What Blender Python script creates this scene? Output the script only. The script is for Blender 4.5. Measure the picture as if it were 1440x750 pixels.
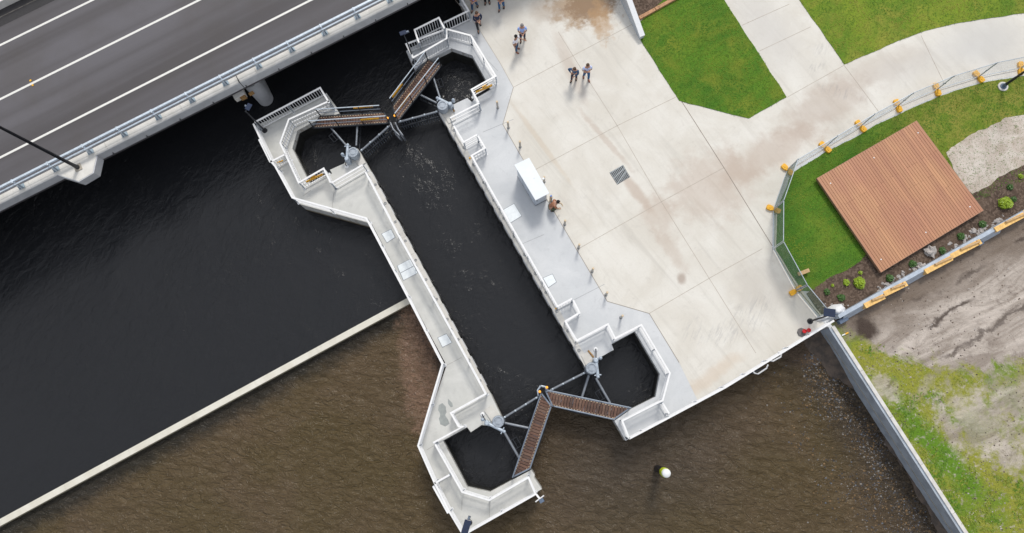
import bpy, bmesh, math, random
from mathutils import Vector, Matrix, noise as mnoise
random.seed(7)
R = math.radians
for o in list(bpy.data.objects): bpy.data.objects.remove(o)
SC = bpy.context.scene
C = SC.collection

# ------------------------------------------------------------------ camera, sky, sun, exposure
F = 960.0; H = 40.0
_d = Vector((760-720, -(572-375), -F)).normalized()
_z = -_d
_x = (Vector((1, 0, 0)) - _z*_z.x).normalized()
_y = _z.cross(_x)
B = Matrix((_x, _y, _z))                      # camera axes -> world axes
cam_d = bpy.data.cameras.new('camera'); cam = bpy.data.objects.new('camera', cam_d); C.objects.link(cam)
cam_d.sensor_width = 36; cam_d.lens = F/1440*36; cam_d.clip_start = .5; cam_d.clip_end = 6000
M = B.to_4x4(); M.translation = (0, 0, H); cam.matrix_world = M
SC.camera = cam

SUN_EL = 50; SUN_DIR = Vector((.22, .975)).normalized()        # towards the sun, on the ground
w = bpy.data.worlds.new('World'); SC.world = w; w.use_nodes = True
nt = w.node_tree; nt.nodes.clear()
sky = nt.nodes.new('ShaderNodeTexSky'); sky.sky_type = 'NISHITA'; sky.sun_disc = False
sky.sun_elevation = R(SUN_EL); sky.sun_rotation = math.atan2(SUN_DIR.x, SUN_DIR.y)
sky.air_density = 1.0; sky.dust_density = 4.0; sky.ozone_density = 1.0
hs = nt.nodes.new('ShaderNodeHueSaturation'); hs.inputs['Saturation'].default_value = .38
bg = nt.nodes.new('ShaderNodeBackground'); bg.inputs['Strength'].default_value = .125
ow = nt.nodes.new('ShaderNodeOutputWorld')
tcw = nt.nodes.new('ShaderNodeTexCoord'); sxw = nt.nodes.new('ShaderNodeSeparateXYZ'); mrw = nt.nodes.new('ShaderNodeMapRange')
nt.links.new(tcw.outputs['Generated'], sxw.inputs[0]); nt.links.new(sxw.outputs[2], mrw.inputs[0])
for i_, q_ in zip((1, 2, 3, 4), (0, 1, .35, 1.0)): mrw.inputs[i_].default_value = q_
cld = nt.nodes.new('ShaderNodeTexNoise'); cld.inputs['Scale'].default_value = 3.5; cld.inputs['Detail'].default_value = 5; nt.links.new(tcw.outputs['Generated'], cld.inputs['Vector'])
mrc = nt.nodes.new('ShaderNodeMapRange'); nt.links.new(cld.outputs[0], mrc.inputs[0])
for i_, q_ in zip((1, 2, 3, 4), (.35, .65, .62, 1.25)): mrc.inputs[i_].default_value = q_
ml = nt.nodes.new('ShaderNodeMath'); ml.operation = 'MULTIPLY'; nt.links.new(mrw.outputs[0], ml.inputs[0]); nt.links.new(mrc.outputs[0], ml.inputs[1])
ovc = nt.nodes.new('ShaderNodeMix'); ovc.data_type = 'RGBA'; ovc.inputs[6].default_value = (0, 0, 0, 1); ovc.inputs[7].default_value = (6.6, 6.9, 7.5, 1)
nt.links.new(ml.outputs[0], ovc.inputs[0])
adw = nt.nodes.new('ShaderNodeMix'); adw.data_type = 'RGBA'; adw.inputs[0].default_value = .78
nt.links.new(sky.outputs[0], hs.inputs['Color']); nt.links.new(hs.outputs[0], adw.inputs[6]); nt.links.new(ovc.outputs[2], adw.inputs[7])
nt.links.new(adw.outputs[2], bg.inputs[0]); nt.links.new(bg.outputs[0], ow.inputs[0])
sl = bpy.data.lights.new('sun', 'SUN'); sl.energy = 1.75; sl.angle = R(13); sl.color = (1, .955, .88)
so = bpy.data.objects.new('sun', sl); C.objects.link(so)
sv = Vector((SUN_DIR.x*math.cos(R(SUN_EL)), SUN_DIR.y*math.cos(R(SUN_EL)), math.sin(R(SUN_EL))))
so.rotation_euler = sv.to_track_quat('Z', 'Y').to_euler(); so.location = (0, 0, 60)
SC.view_settings.view_transform = 'Standard'; SC.view_settings.look = 'None'
SC.view_settings.exposure = 0.22; SC.view_settings.gamma = 1
SC.render.engine = 'CYCLES'

# ------------------------------------------------------------------ helpers
def P(px, py, z=0.0):
    r = B @ Vector((px-720, -(py-375), -F)); t = (H-z)/-r.z
    return Vector((r.x*t, r.y*t, z))
def PP(pts, z=0.0): return [P(a, b, z) for a, b in pts]
ANG = R(28.4)
U = Vector((math.cos(ANG), math.sin(ANG), 0)); V = Vector((-math.sin(ANG), math.cos(ANG), 0))

class MB:
    def __init__(s): s.v = []; s.f = []; s.m = []
    def add(s, vs, fs, m=0):
        n = len(s.v); s.v += [tuple(v) for v in vs]; s.f += [tuple(i+n for i in f) for f in fs]; s.m += [m]*len(fs); return s
    def box(s, c, sx, sy, sz, ax=None, m=0, taper=1.0):
        """centre of the base c; ax = direction of local x on the ground"""
        ax = (ax or Vector((1, 0, 0))).normalized(); ay = Vector((-ax.y, ax.x, 0)); c = Vector(c)
        vs = []
        for z, k in ((0, 1), (sz, taper)):
            for i, j in ((-1, -1), (1, -1), (1, 1), (-1, 1)):
                vs.append(c+ax*(i*sx/2*k)+ay*(j*sy/2*k)+Vector((0, 0, z)))
        return s.add(vs, [(3, 2, 1, 0), (4, 5, 6, 7), (0, 1, 5, 4), (1, 2, 6, 5), (2, 3, 7, 6), (3, 0, 4, 7)], m)
    def bar(s, a, b, w, h, m=0):
        a = Vector(a); b = Vector(b); d = (b-a).normalized()
        up = Vector((0, 0, 1)) if abs(d.z) < .95 else Vector((0, 1, 0))
        sd = d.cross(up).normalized()*w/2; u = sd.cross(d).normalized()*h/2
        vs = [a-sd-u, a+sd-u, a+sd+u, a-sd+u, b-sd-u, b+sd-u, b+sd+u, b-sd+u]
        return s.add(vs, [(0, 1, 2, 3), (7, 6, 5, 4), (1, 0, 4, 5), (2, 1, 5, 6), (3, 2, 6, 7), (0, 3, 7, 4)], m)
    def prism(s, pts, z0, z1, m=0, ms=None):
        n = len(pts); vs = [(p[0], p[1], z0) for p in pts]+[(p[0], p[1], z1) for p in pts]
        a = sum(pts[i][0]*pts[(i+1) % n][1]-pts[(i+1) % n][0]*pts[i][1] for i in range(n))
        idx = list(range(n)) if a > 0 else list(range(n))[::-1]
        s.add(vs, [tuple(i+n for i in idx), tuple(idx[::-1])], m)
        k = len(s.v)-2*n
        for q in range(n):
            i, j = idx[q], idx[(q+1) % n]
            s.f.append((k+i, k+j, k+j+n, k+i+n)); s.m.append(m if ms is None else ms)
        return s
    def sheet(s, pts, z, m=0):
        n = len(pts); a = sum(pts[i][0]*pts[(i+1) % n][1]-pts[(i+1) % n][0]*pts[i][1] for i in range(n))
        idx = list(range(n)) if a > 0 else list(range(n))[::-1]
        return s.add([(p[0], p[1], z) for p in pts], [tuple(idx)], m)
    def ribbon(s, pts, w, z0, z1, off=0, m=0, closed=False):
        """mitred strip along a polyline"""
        p = [Vector((q[0], q[1])) for q in pts]; n = len(p); L = []; Rr = []
        for i in range(n):
            a = p[i-1] if (i > 0 or closed) else None; b = p[(i+1) % n] if (i < n-1 or closed) else None
            d1 = (p[i]-a).normalized() if a is not None else (b-p[i]).normalized()
            d2 = (b-p[i]).normalized() if b is not None else d1
            n1 = Vector((-d1.y, d1.x)); n2 = Vector((-d2.y, d2.x)); mm = (n1+n2)
            if mm.length < .2: mm = n1
            mm.normalize(); k = 1/max(.35, mm.dot(n1))
            L.append(p[i]+mm*(off+w/2)*k); Rr.append(p[i]+mm*(off-w/2)*k)
        for i in range(n if closed else n-1):
            j = (i+1) % n
            vs = [(*L[i], z0), (*Rr[i], z0), (*Rr[j], z0), (*L[j], z0), (*L[i], z1), (*Rr[i], z1), (*Rr[j], z1), (*L[j], z1)]
            fs = [(4, 5, 6, 7), (3, 2, 1, 0), (1, 2, 6, 5), (3, 0, 4, 7)]
            if not closed and i == 0: fs.append((0, 1, 5, 4))
            if not closed and i == n-2: fs.append((2, 3, 7, 6))
            s.add(vs, fs, m)
        return s
    def tube(s, path, r, n=8, m=0, caps=True):
        path = [Vector(q) for q in path]; k = len(path); rs = r if isinstance(r, (list, tuple)) else [r]*k
        base = len(s.v); ref = None
        for i, q in enumerate(path):
            d = (path[min(i+1, k-1)]-path[max(i-1, 0)]).normalized()
            if ref is None: ref = Vector((0, 0, 1)) if abs(d.z) < .9 else Vector((1, 0, 0))
            a = (ref-d*ref.dot(d)).normalized(); ref = a; b = d.cross(a)
            for j in range(n):
                t = 2*math.pi*j/n; s.v.append(tuple(q+(a*math.cos(t)+b*math.sin(t))*rs[i]))
        for i in range(k-1):
            for j in range(n):
                s.f.append((base+i*n+j, base+i*n+(j+1) % n, base+(i+1)*n+(j+1) % n, base+(i+1)*n+j)); s.m.append(m)
        if caps:
            s.f.append(tuple(base+j for j in range(n))[::-1]); s.m.append(m)
            s.f.append(tuple(base+(k-1)*n+j for j in range(n))); s.m.append(m)
        return s
    def lathe(s, c, prof, n=24, m=0):
        c = Vector(c); base = len(s.v)
        for r, z in prof:
            for j in range(n):
                t = 2*math.pi*j/n; s.v.append((c.x+r*math.cos(t), c.y+r*math.sin(t), c.z+z))
        for i in range(len(prof)-1):
            for j in range(n):
                s.f.append((base+i*n+j, base+i*n+(j+1) % n, base+(i+1)*n+(j+1) % n, base+(i+1)*n+j)); s.m.append(m)
        s.f.append(tuple(base+(len(prof)-1)*n+j for j in range(n))); s.m.append(m)
        s.f.append(tuple(base+j for j in range(n))[::-1]); s.m.append(m)
        return s
    def ball(s, c, rx, ry=None, rz=None, nu=12, nv=8, m=0, jit=0):
        ry = ry or rx; rz = rz or rx; c = Vector(c); base = len(s.v)
        for i in range(nv+1):
            ph = math.pi*i/nv
            for j in range(nu):
                t = 2*math.pi*j/nu; q = Vector((math.sin(ph)*math.cos(t), math.sin(ph)*math.sin(t), -math.cos(ph)))
                k = 1+(mnoise.noise(q*1.7+c*3.1)*jit if jit else 0)
                s.v.append((c.x+q.x*rx*k, c.y+q.y*ry*k, c.z+q.z*rz*k))
        for i in range(nv):
            for j in range(nu):
                s.f.append((base+i*nu+j, base+i*nu+(j+1) % nu, base+(i+1)*nu+(j+1) % nu, base+(i+1)*nu+j)); s.m.append(m)
        return s
    def build(s, name, mats, parent=None, smooth=False, bevel=0):
        o0 = origin(parent); me = bpy.data.meshes.new(name)
        me.from_pydata([(v[0]-o0.x, v[1]-o0.y, v[2]-o0.z) for v in s.v], [], s.f)
        mats = mats if isinstance(mats, (list, tuple)) else [mats]
        for mt in mats: me.materials.append(mt)
        if len(mats) > 1: me.polygons.foreach_set('material_index', s.m)
        if smooth: me.shade_smooth() if smooth is True else me.set_sharp_from_angle(angle=R(40))
        me.update(); o = bpy.data.objects.new(name, me); C.objects.link(o)
        if parent: o.parent = parent
        if bevel:
            bv = o.modifiers.new('bevel', 'BEVEL'); bv.width = bevel; bv.segments = 2; bv.limit_method = 'ANGLE'
        return o
def origin(o):
    v = Vector((0, 0, 0))
    while o is not None: v += o.location; o = o.parent
    return v
def tag(o, label=None, cat=None, group=None, kind=None):
    if label: o['label'] = label
    if cat: o['category'] = cat
    if group: o['group'] = group
    if kind: o['kind'] = kind
    return o
def thing(name, label, cat, loc=(0, 0, 0), group=None):
    o = bpy.data.objects.new(name, None); C.objects.link(o); o.location = loc; o.empty_display_size = .3
    return tag(o, label, cat, group)
def struct(o): o['kind'] = 'structure'; return o
def copy_tree(o, parent=None):
    c = o.copy(); C.objects.link(c)
    if parent is not None: c.parent = parent
    for ch in list(o.children): copy_tree(ch, c)
    return c
def jag(pts, amp, step=.35, seed=0, rng=None):
    """break a polygon's edges up into an uneven outline (only edges listed in rng)"""
    out = []; n = len(pts)
    for i in range(n):
        a = Vector(pts[i][:2]); b = Vector(pts[(i+1) % n][:2]); out.append(a)
        if rng is not None and i not in rng: continue
        L = (b-a).length; k = int(min(L/step, 400)); nn = Vector((-(b-a).y, (b-a).x)).normalized()
        for q in range(1, k):
            p = a.lerp(b, q/k); w_ = min(1, q/2, (k-q)/2)
            d = mnoise.noise(Vector((p.x*1.1, p.y*1.1, seed)))*amp*1.6+random.uniform(-1, 1)*amp*.3
            out.append(p+nn*d*w_)
    return out

# ------------------------------------------------------------------ materials
class NT:
    def __init__(s, name):
        s.mat = bpy.data.materials.new(name); s.mat.use_nodes = True; s.t = s.mat.node_tree; s.n = s.t.nodes
        s.b = s.n['Principled BSDF']; s.co = s.n.new('ShaderNodeTexCoord').outputs['Object']
    def link(s, a, b): s.t.links.new(a, b)
    def noise(s, scale, detail=4, rough=.55, dist=0, vec=None, typ='FBM', out=0):
        n = s.n.new('ShaderNodeTexNoise'); n.noise_type = typ
        n.inputs['Scale'].default_value = scale; n.inputs['Detail'].default_value = detail
        n.inputs['Roughness'].default_value = rough; n.inputs['Distortion'].default_value = dist
        s.link(vec or s.co, n.inputs['Vector']); return n.outputs[out]
    def vor(s, scale, feat='F1', out='Distance', vec=None, rnd=1):
        n = s.n.new('ShaderNodeTexVoronoi'); n.feature = feat; n.inputs['Scale'].default_value = scale
        n.inputs['Randomness'].default_value = rnd
        s.link(vec or s.co, n.inputs['Vector']); return n.outputs[out]
    def mapping(s, loc=(0, 0, 0), rot=(0, 0, 0), scale=(1, 1, 1), typ='POINT', vec=None):
        n = s.n.new('ShaderNodeMapping'); n.vector_type = typ
        n.inputs['Location'].default_value = loc; n.inputs['Rotation'].default_value = rot; n.inputs['Scale'].default_value = scale
        s.link(vec or s.co, n.inputs['Vector']); return n.outputs[0]
    def along(s, ang, sx, sy, loc=(0, 0, 0)): return s.mapping(loc, (0, 0, ang), (1/sx, 1/sy, 1), 'TEXTURE')
    def rng(s, v, a, b, c=0., d=1., smooth=True):
        n = s.n.new('ShaderNodeMapRange'); n.interpolation_type = 'SMOOTHSTEP' if smooth else 'LINEAR'
        for i, q in zip((1, 2, 3, 4), (a, b, c, d)): n.inputs[i].default_value = q
        s.link(v, n.inputs[0]); return n.outputs[0]
    def math(s, op, a, b=0.):
        n = s.n.new('ShaderNodeMath'); n.operation = op
        for i, q in enumerate((a, b)):
            if isinstance(q, (int, float)): n.inputs[i].default_value = q
            else: s.link(q, n.inputs[i])
        return n.outputs[0]
    def mix(s, fac, a, b, typ='MIX'):
        n = s.n.new('ShaderNodeMix'); n.data_type = 'RGBA'; n.blend_type = typ
        for i, q in ((0, fac), (6, a), (7, b)):
            if isinstance(q, (int, float)): n.inputs[i].default_value = q
            elif isinstance(q, (tuple, list)): n.inputs[i].default_value = (*q[:3], 1)
            else: s.link(q, n.inputs[i])
        return n.outputs[2]
    def blob(s, px, py, rx, ry, ang=0, soft=.6, nz=.5, nscale=.9):
        """soft-edged uneven spot: centre in photo pixels on the ground, radii in metres"""
        c = P(px, py, 0)
        v = s.mapping((c.x, c.y, 0), (0, 0, R(ang)), (rx, ry, 1000), 'TEXTURE')
        n = s.n.new('ShaderNodeVectorMath'); n.operation = 'LENGTH'; s.link(v, n.inputs[0])
        q = s.math('ADD', n.outputs['Value'], s.math('MULTIPLY', s.math('SUBTRACT', s.noise(nscale, 5, .65), .5), nz*2))
        return s.rng(q, 1-soft, 1+.15, 1, 0)
    def color(s, v):
        if isinstance(v, (tuple, list)): s.b.inputs['Base Color'].default_value = (*v, 1)
        else: s.link(v, s.b.inputs['Base Color'])
    def rough(s, v):
        if isinstance(v, (int, float)): s.b.inputs['Roughness'].default_value = v
        else: s.link(v, s.b.inputs['Roughness'])
    def bump(s, h, strength=.3, dist=.02):
        n = s.n.new('ShaderNodeBump'); n.inputs['Strength'].default_value = strength; n.inputs['Distance'].default_value = dist
        s.link(h, n.inputs['Height']); s.link(n.outputs[0], s.b.inputs['Normal']); return n
def simple(name, col, rough=.6, metal=0, var=.12, scale=3, bump=0):
    t = NT(name); n = t.noise(scale, 5, .6)
    t.color(t.mix(t.rng(n, .3, .7), tuple(c*(1-var) for c in col), tuple(min(1, c*(1+var)) for c in col)))
    t.rough(rough); t.b.inputs['Metallic'].default_value = metal
    if bump: t.bump(t.noise(scale*8, 4), bump, .01)
    return t.mat

def concrete(name, a, b, stains_and_shade=(), scale=.35, streak=None, zs=False):
    t = NT(name)
    big = t.rng(t.noise(scale, 6, .62, .6), .3, .72)
    c = t.mix(big, a, b)
    fine = t.rng(t.noise(9, 6, .7), .25, .8)
    c = t.mix(t.math('MULTIPLY', fine, .16), c, tuple(q*.72 for q in a))
    spk = t.rng(t.vor(7), 0, .09, 1, 0)
    c = t.mix(t.math('MULTIPLY', spk, t.rng(t.noise(.8, 3), .5, .7, 0, .35)), c, (.2, .17, .14))
    if streak:
        v = t.along(streak+math.pi/2, .09, 1)
        st = t.rng(t.noise(1.3, 6, .7, .4, v), .48, .72)
        c = t.mix(t.math('MULTIPLY', st, .38), c, tuple(q*.74 for q in a))
    wear = t.rng(t.noise(1.7, 7, .75, 1.0, t.mapping((11, 5, 0))), .52, .74, 0, .30)
    c = t.mix(wear, c, tuple(q*.66 for q in a))
    if zs:
        sp0 = t.n.new('ShaderNodeSeparateXYZ'); t.link(t.co, sp0.inputs[0])
        drip = t.rng(t.noise(3.2, 4, .7, 0, t.mapping((0, 0, 0), (0, 0, 0), (1, 1, .08))), .5, .66, 0, .6)
        c = t.mix(t.math('MULTIPLY', drip, t.rng(sp0.outputs[2], -.06, -.03, 1, 0)), c, (.24, .19, .13))
    for (f, col) in stains_and_shade:
        c = t.mix(f(t), c, col)
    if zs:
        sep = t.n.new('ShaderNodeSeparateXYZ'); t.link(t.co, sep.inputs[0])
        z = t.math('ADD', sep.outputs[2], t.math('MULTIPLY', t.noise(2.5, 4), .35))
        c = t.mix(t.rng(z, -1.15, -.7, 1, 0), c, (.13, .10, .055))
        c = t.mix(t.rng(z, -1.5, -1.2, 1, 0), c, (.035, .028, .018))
    t.color(c); t.rough(.82); t.bump(t.noise(22, 5, .65), .18, .006); return t.mat
bl = lambda *a, k=1., **kw: (lambda t: t.math('MULTIPLY', t.blob(*a, **kw), k))
tyre = lambda *a, k=.30: (lambda t: t.math('MULTIPLY', t.math('MULTIPLY', t.blob(*a, soft=.8, nz=.7, nscale=2.2), k),
                          t.rng(t.noise(2.6, 6, .75, .5, t.along(R(65), .35, 2.4)), .46, .64)))
BR = (.32, .20, .11); PK = (.45, .35, .28); DK = (.22, .22, .24)
m_plaza = concrete('plaza_concrete', (.635, .60, .535), (.73, .705, .65), [
    (bl(818, 6, 2.4, 1.8, k=.8, nz=1.1, nscale=1.4, soft=.5), (.36, .24, .14)), (bl(830, 5, 1.8, 1.3, 10, k=.6, nz=1.3, nscale=2.2, soft=.4), (.20, .11, .05)), (bl(845, 30, .8, 1.6, 10, k=.55, nz=1.2, nscale=2.2), (.45, .28, .14)),
    (bl(768, 12, 1.4, 1.3, k=.5), (.38, .31, .25)), 
    (bl(800, 90, .5, 3.2, 20, k=.35), PK), (bl(850, 195, .22, 3.0, 38, k=.40, nscale=1.9, nz=.8), PK),
    (bl(895, 270, .4, 2.0, 35, k=.6), PK), (bl(925, 305, 1.2, 1.6, 30, k=.38, nz=.9), PK), (bl(942, 350, .5, 2.0, 32, k=.35, nz=.9), PK),
    (bl(958, 392, .35, .45, k=.8), (.38, .31, .26)),
    (bl(1000, 260, 3.4, 2.6, 20, k=.45, nz=.8), PK), (bl(1080, 215, 4.5, 1.2, 30, k=.5, nz=.7), PK), (bl(1160, 150, 4.0, 1.6, 30, k=.45, nz=.7), (.42, .33, .27)),
    (bl(1230, 100, 4.0, 1.2, 22, k=.3, nz=.7), (.44, .36, .30)), (bl(760, 200, .2, 4.0, 34, k=.3, nscale=2), (.5, .38, .25)),
    (bl(1000, 530, 2.6, .5, 35, k=.4, nz=.8), (.55, .42, .30)), (bl(1070, 400, 2.0, 2.0, k=.35, nz=.9), (.46, .42, .38)),
    (bl(1385, 60, 3.5, 2.5, 10, k=.7, soft=.9, nz=.2), (.53, .52, .50)), (bl(1290, 90, 4, 1.3, 20, k=.35, soft=.9), (.53, .51, .49)), (bl(1075, 40, 2.2, 4.5, 30, k=.55, soft=.9, nz=.3), (.56, .54, .515)),
    (tyre(1150, 95, .9, .5, 30), DK), (tyre(1185, 130, 1.8, .5, -20), DK), (tyre(975, 465, .7, 1.1, -30), DK), (tyre(1020, 470, 1.6, .9, 20), DK),
    (tyre(1110, 330, .8, 2.6, 5), DK), (tyre(1060, 440, 1.6, 1.2, 30), DK), (tyre(1155, 70, .8, .6), DK)], streak=ANG+R(8))
m_apron = concrete('apron_concrete', (.55, .565, .58), (.655, .665, .675), [
    (bl(676, 30, 2.2, 2.0, k=.35, soft=.9), (.36, .36, .35)), (bl(690, 150, 1.6, 3.0, 30, k=.35, soft=.9), (.40, .42, .44)),  # first patch puts the bridge's soft shadow into the concrete colour
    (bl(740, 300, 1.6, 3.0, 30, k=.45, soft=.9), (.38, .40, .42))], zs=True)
m_pier = concrete('pier_concrete', (.53, .53, .505), (.65, .645, .615), [
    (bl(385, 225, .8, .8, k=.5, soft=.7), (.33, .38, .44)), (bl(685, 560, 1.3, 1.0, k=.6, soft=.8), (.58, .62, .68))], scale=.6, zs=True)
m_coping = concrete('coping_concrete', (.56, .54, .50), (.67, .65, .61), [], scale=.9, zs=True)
m_weir = concrete('weir_concrete', (.62, .59, .50), (.72, .70, .62), [], scale=.8)
m_white_c = concrete('bridge_concrete', (.64, .62, .575), (.76, .74, .70), [], scale=1.2)
m_fascia = concrete('fascia_concrete', (.50, .51, .53), (.62, .63, .65), [], scale=1)
m_wall = concrete('painted_wall', (.50, .55, .60), (.62, .66, .70), [], scale=.5)
m_joint = simple('joint_filler', (.42, .37, .31), .9)
m_jointd = simple('joint_dark', (.28, .24, .20), .9)
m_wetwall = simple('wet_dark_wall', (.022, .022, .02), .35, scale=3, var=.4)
m_wet = simple('damp_concrete', (.30, .32, .31), .45)

def asphalt():
    t = NT('asphalt')
    v = t.along(ANG, .04, 1.1)
    tr = t.rng(t.noise(.55, 3, .5, .3, v), .32, .68)
    c = t.mix(tr, (.072, .066, .070), (.118, .112, .123))
    c = t.mix(t.math('MULTIPLY', t.rng(t.noise(.25, 4), .4, .7), .35), c, (.068, .058, .052))
    c = t.mix(t.math('MULTIPLY', t.rng(t.noise(30, 3, .8), .5, .75), .35), c, (.14, .135, .13))
    c = t.mix(t.rng(t.vor(2.6), 0, .05, .5, 0), c, (.2, .2, .2))
    t.color(c); t.rough(.75); t.bump(t.noise(60, 3), .3, .006); return t.mat
m_asphalt = asphalt()
m_asphalt_d = simple('wet_shaded_asphalt', (.032, .030, .032), .7, scale=6)  # dark tone holds the far parapet's shadow as well as wet road
m_paint = simple('road_paint', (.74, .73, .69), .6, scale=12, var=.08)
m_steel = simple('galvanised_rail', (.60, .67, .74), .38, .25, scale=5)
m_plate = simple('post_plate', (.34, .42, .48), .5, .2, scale=8)
m_railw = simple('white_rail_paint', (.80, .80, .80), .4, scale=6, var=.05)
m_rails = simple('rail_grey_side', (.36, .41, .47), .45, .3, scale=6)
m_bar = simple('rail_picket', (.74, .76, .78), .45, .1, scale=6, var=.05)
m_fender = simple('black_rubber', (.012, .012, .014), .8)
m_black = simple('black_paint', (.014, .015, .02), .45)
m_dark = simple('dark_steel', (.03, .034, .042), .5, .3)
m_mid = simple('grey_steel', (.22, .24, .27), .45, .35, scale=6)
m_gaterail = simple('gate_rail_blue_grey', (.20, .235, .29), .45, .3)
m_mach = simple('machine_blue_grey', (.42, .48, .55), .42, .15, scale=5)
m_mach2 = simple('cap_grey', (.33, .37, .42), .5, .15, scale=4, var=.2)
m_yel = simple('yellow_plastic', (.80, .42, .02), .5, scale=8)
m_sign = simple('amber_sign', (.78, .40, .02), .5)
m_timber = simple('yellow_timber', (.80, .50, .17), .6, scale=7, var=.18)
m_timber2 = simple('raw_timber', (.50, .33, .17), .7, scale=9, var=.2)
m_sleeper = simple('sleeper_timber', (.46, .25, .13), .75, scale=5, var=.25)
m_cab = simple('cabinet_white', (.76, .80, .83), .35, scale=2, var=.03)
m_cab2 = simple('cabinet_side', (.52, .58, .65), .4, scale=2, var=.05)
m_hatch = simple('hatch_cover', (.76, .80, .82), .5, 0, scale=5, var=.05)
m_bollard = simple('bollard_steel', (.40, .38, .35), .45, .4, scale=6)
m_cream = simple('cream_cap', (.66, .52, .34), .5)
m_grate = simple('grate_steel', (.34, .37, .39), .5, .4, scale=10)
m_barr = simple('blue_grey_sheeting', (.44, .50, .58), .5, scale=2.5, var=.14)
m_barr_d = simple('navy_block', (.10, .14, .21), .6, scale=5)
m_face = simple('sheet_wall_face', (.38, .43, .49), .6, scale=1.6, var=.16)
m_wcap = simple('wall_capping', (.62, .60, .57), .7, scale=3, var=.12)
m_rock = simple('pale_rock', (.38, .35, .33), .85, scale=4, var=.3, bump=.5)
m_red = simple('red_plastic', (.70, .02, .03), .4)
m_white = simple('white_paint', (.80, .81, .82), .45, var=.03)
m_lime = simple('lime_reflective', (.60, .72, .02), .4)
m_blue = simple('blue_plastic', (.03, .18, .62), .4)
m_panel = simple('solar_panel', (.012, .022, .055), .15)
m_rust = simple('rust_stain', (.30, .17, .06), .8, scale=9, var=.4)
m_fabric = simple('white_sheet_fabric', (.74, .75, .77), .8, var=.06)
m_glassy = simple('lamp_head', (.16, .19, .24), .3, .4)
def emis(name, col, s):
    t = NT(name); t.color(col); t.b.inputs['Emission Color'].default_value = (*col, 1); t.b.inputs['Emission Strength'].default_value = s; return t.mat
m_lamp = emis('amber_lamp', (1, .40, .04), .7)
def planks():
    out = []
    for i, c in enumerate(((.115, .060, .042), (.145, .076, .052), (.10, .058, .044), (.155, .09, .064))):
        out.append(simple('walkway_board_%s' % 'abcd'[i], c, .7, scale=14, var=.22))
    return out
m_planks = planks()
def roofmat(name='terracotta_board', kk=1.):
    t = NT(name)
    v = t.along(ANG, 1, .12)
    a = t.rng(t.noise(1.2, 5, .6, .2, v), .3, .7)
    c = t.mix(a, (.44*kk, .205*kk, .115*kk), (.52*kk, .27*kk, .14*kk)); c = t.mix(t.rng(t.noise(.35, 3), .4, .7, 0, .5), c, (.42*kk, .185*kk, .12*kk))
    c = t.mix(t.rng(t.noise(25, 3, .7), .5, .8, 0, .35), c, (.26, .12, .08)); t.color(c); t.rough(.5); return t.mat

def grass(name, dark, mid, dry, dryk, streak=1., extra=()):
    t = NT(name)
    big = t.rng(t.noise(.28, 4, .55, .5), .38, .64)
    c = t.mix(big, dark, mid)
    pat = t.rng(t.noise(.5, 5, .65, .8, t.mapping((7, 3, 0))), .46, .70)
    c = t.mix(t.math('MULTIPLY', pat, dryk), c, dry)
    for (p_, rx_, ry_, an_) in extra: c = t.mix(bl(*p_, rx_, ry_, an_, soft=.6, nz=.5, nscale=.5, k=.85)(t), c, t.mix(t.rng(t.noise(.8, 5, .7), .35, .6), (.16, .24, .010), (.33, .29, .05)))
    v = t.along(ANG+R(4), .25, 2.6)
    c = t.mix(t.math('MULTIPLY', t.rng(t.noise(1.1, 4, .6, .2, v), .4, .7), .28*streak), c, dry)
    fine = t.noise(11, 5, .8)
    c = t.mix(t.rng(fine, .35, .7, 0, .55), c, tuple(q*.45 for q in dark))
    c = t.mix(t.rng(t.noise(17, 3, .8), .55, .8, 0, .4), c, tuple(q*1.35 for q in mid))
    t.color(c); t.rough(.9); t.bump(fine, .7, .05); return t.mat
m_lawn = grass('lawn_grass', (.055, .165, .004), (.100, .225, .007), (.235, .255, .020), .7)
m_lawn3 = grass('side_lawn_grass', (.052, .160, .004), (.090, .215, .007), (.21, .24, .020), .4, extra=[((1380, 165), 7.5, 3.6, 15)])
m_lawn2 = grass('pale_lawn_grass', (.11, .215, .008), (.20, .285, .014), (.31, .30, .04), .8)
m_blade = NT('grass_blade'); _b = m_blade
_b.color(_b.mix(_b.rng(_b.noise(.6, 4), .4, .65), (.075, .20, .006), (.18, .26, .014))); _b.rough(.7); m_blade = _b.mat
m_weed = NT('weed_blade'); _b = m_weed
_b.color(_b.mix(_b.rng(_b.noise(.7, 4), .4, .62), (.11, .23, .010), (.28, .29, .035))); _b.rough(.7); m_weed = _b.mat

def mulch():
    t = NT('bark_mulch')
    c = t.mix(t.rng(t.noise(1.2, 5, .7), .35, .7), (.060, .038, .026), (.125, .085, .060))
    ch = t.vor(11, 'F1', 'Color'); bw = t.n.new('ShaderNodeRGBToBW'); t.link(ch, bw.inputs[0])
    c = t.mix(t.rng(bw.outputs[0], .35, .85, 0, .8), c, (.17, .12, .09)); c = t.mix(t.rng(t.noise(16, 4, .8), .5, .8, 0, .8), c, (.03, .02, .015))
    t.color(c); t.rough(.95); t.bump(bw.outputs[0], .8, .05); return t.mat
m_mulch = mulch()
def sand():
    t = NT('pale_sand'); c = t.mix(t.rng(t.noise(.9, 6, .7, .7), .32, .7), (.44, .37, .31), (.62, .56, .50))
    c = t.mix(t.rng(t.noise(6, 5, .8), .55, .75, 0, .5), c, (.26, .21, .18)); t.color(c); t.rough(.95); t.bump(t.noise(4, 6, .7), .8, .06); return t.mat
m_sand = sand()

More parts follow.
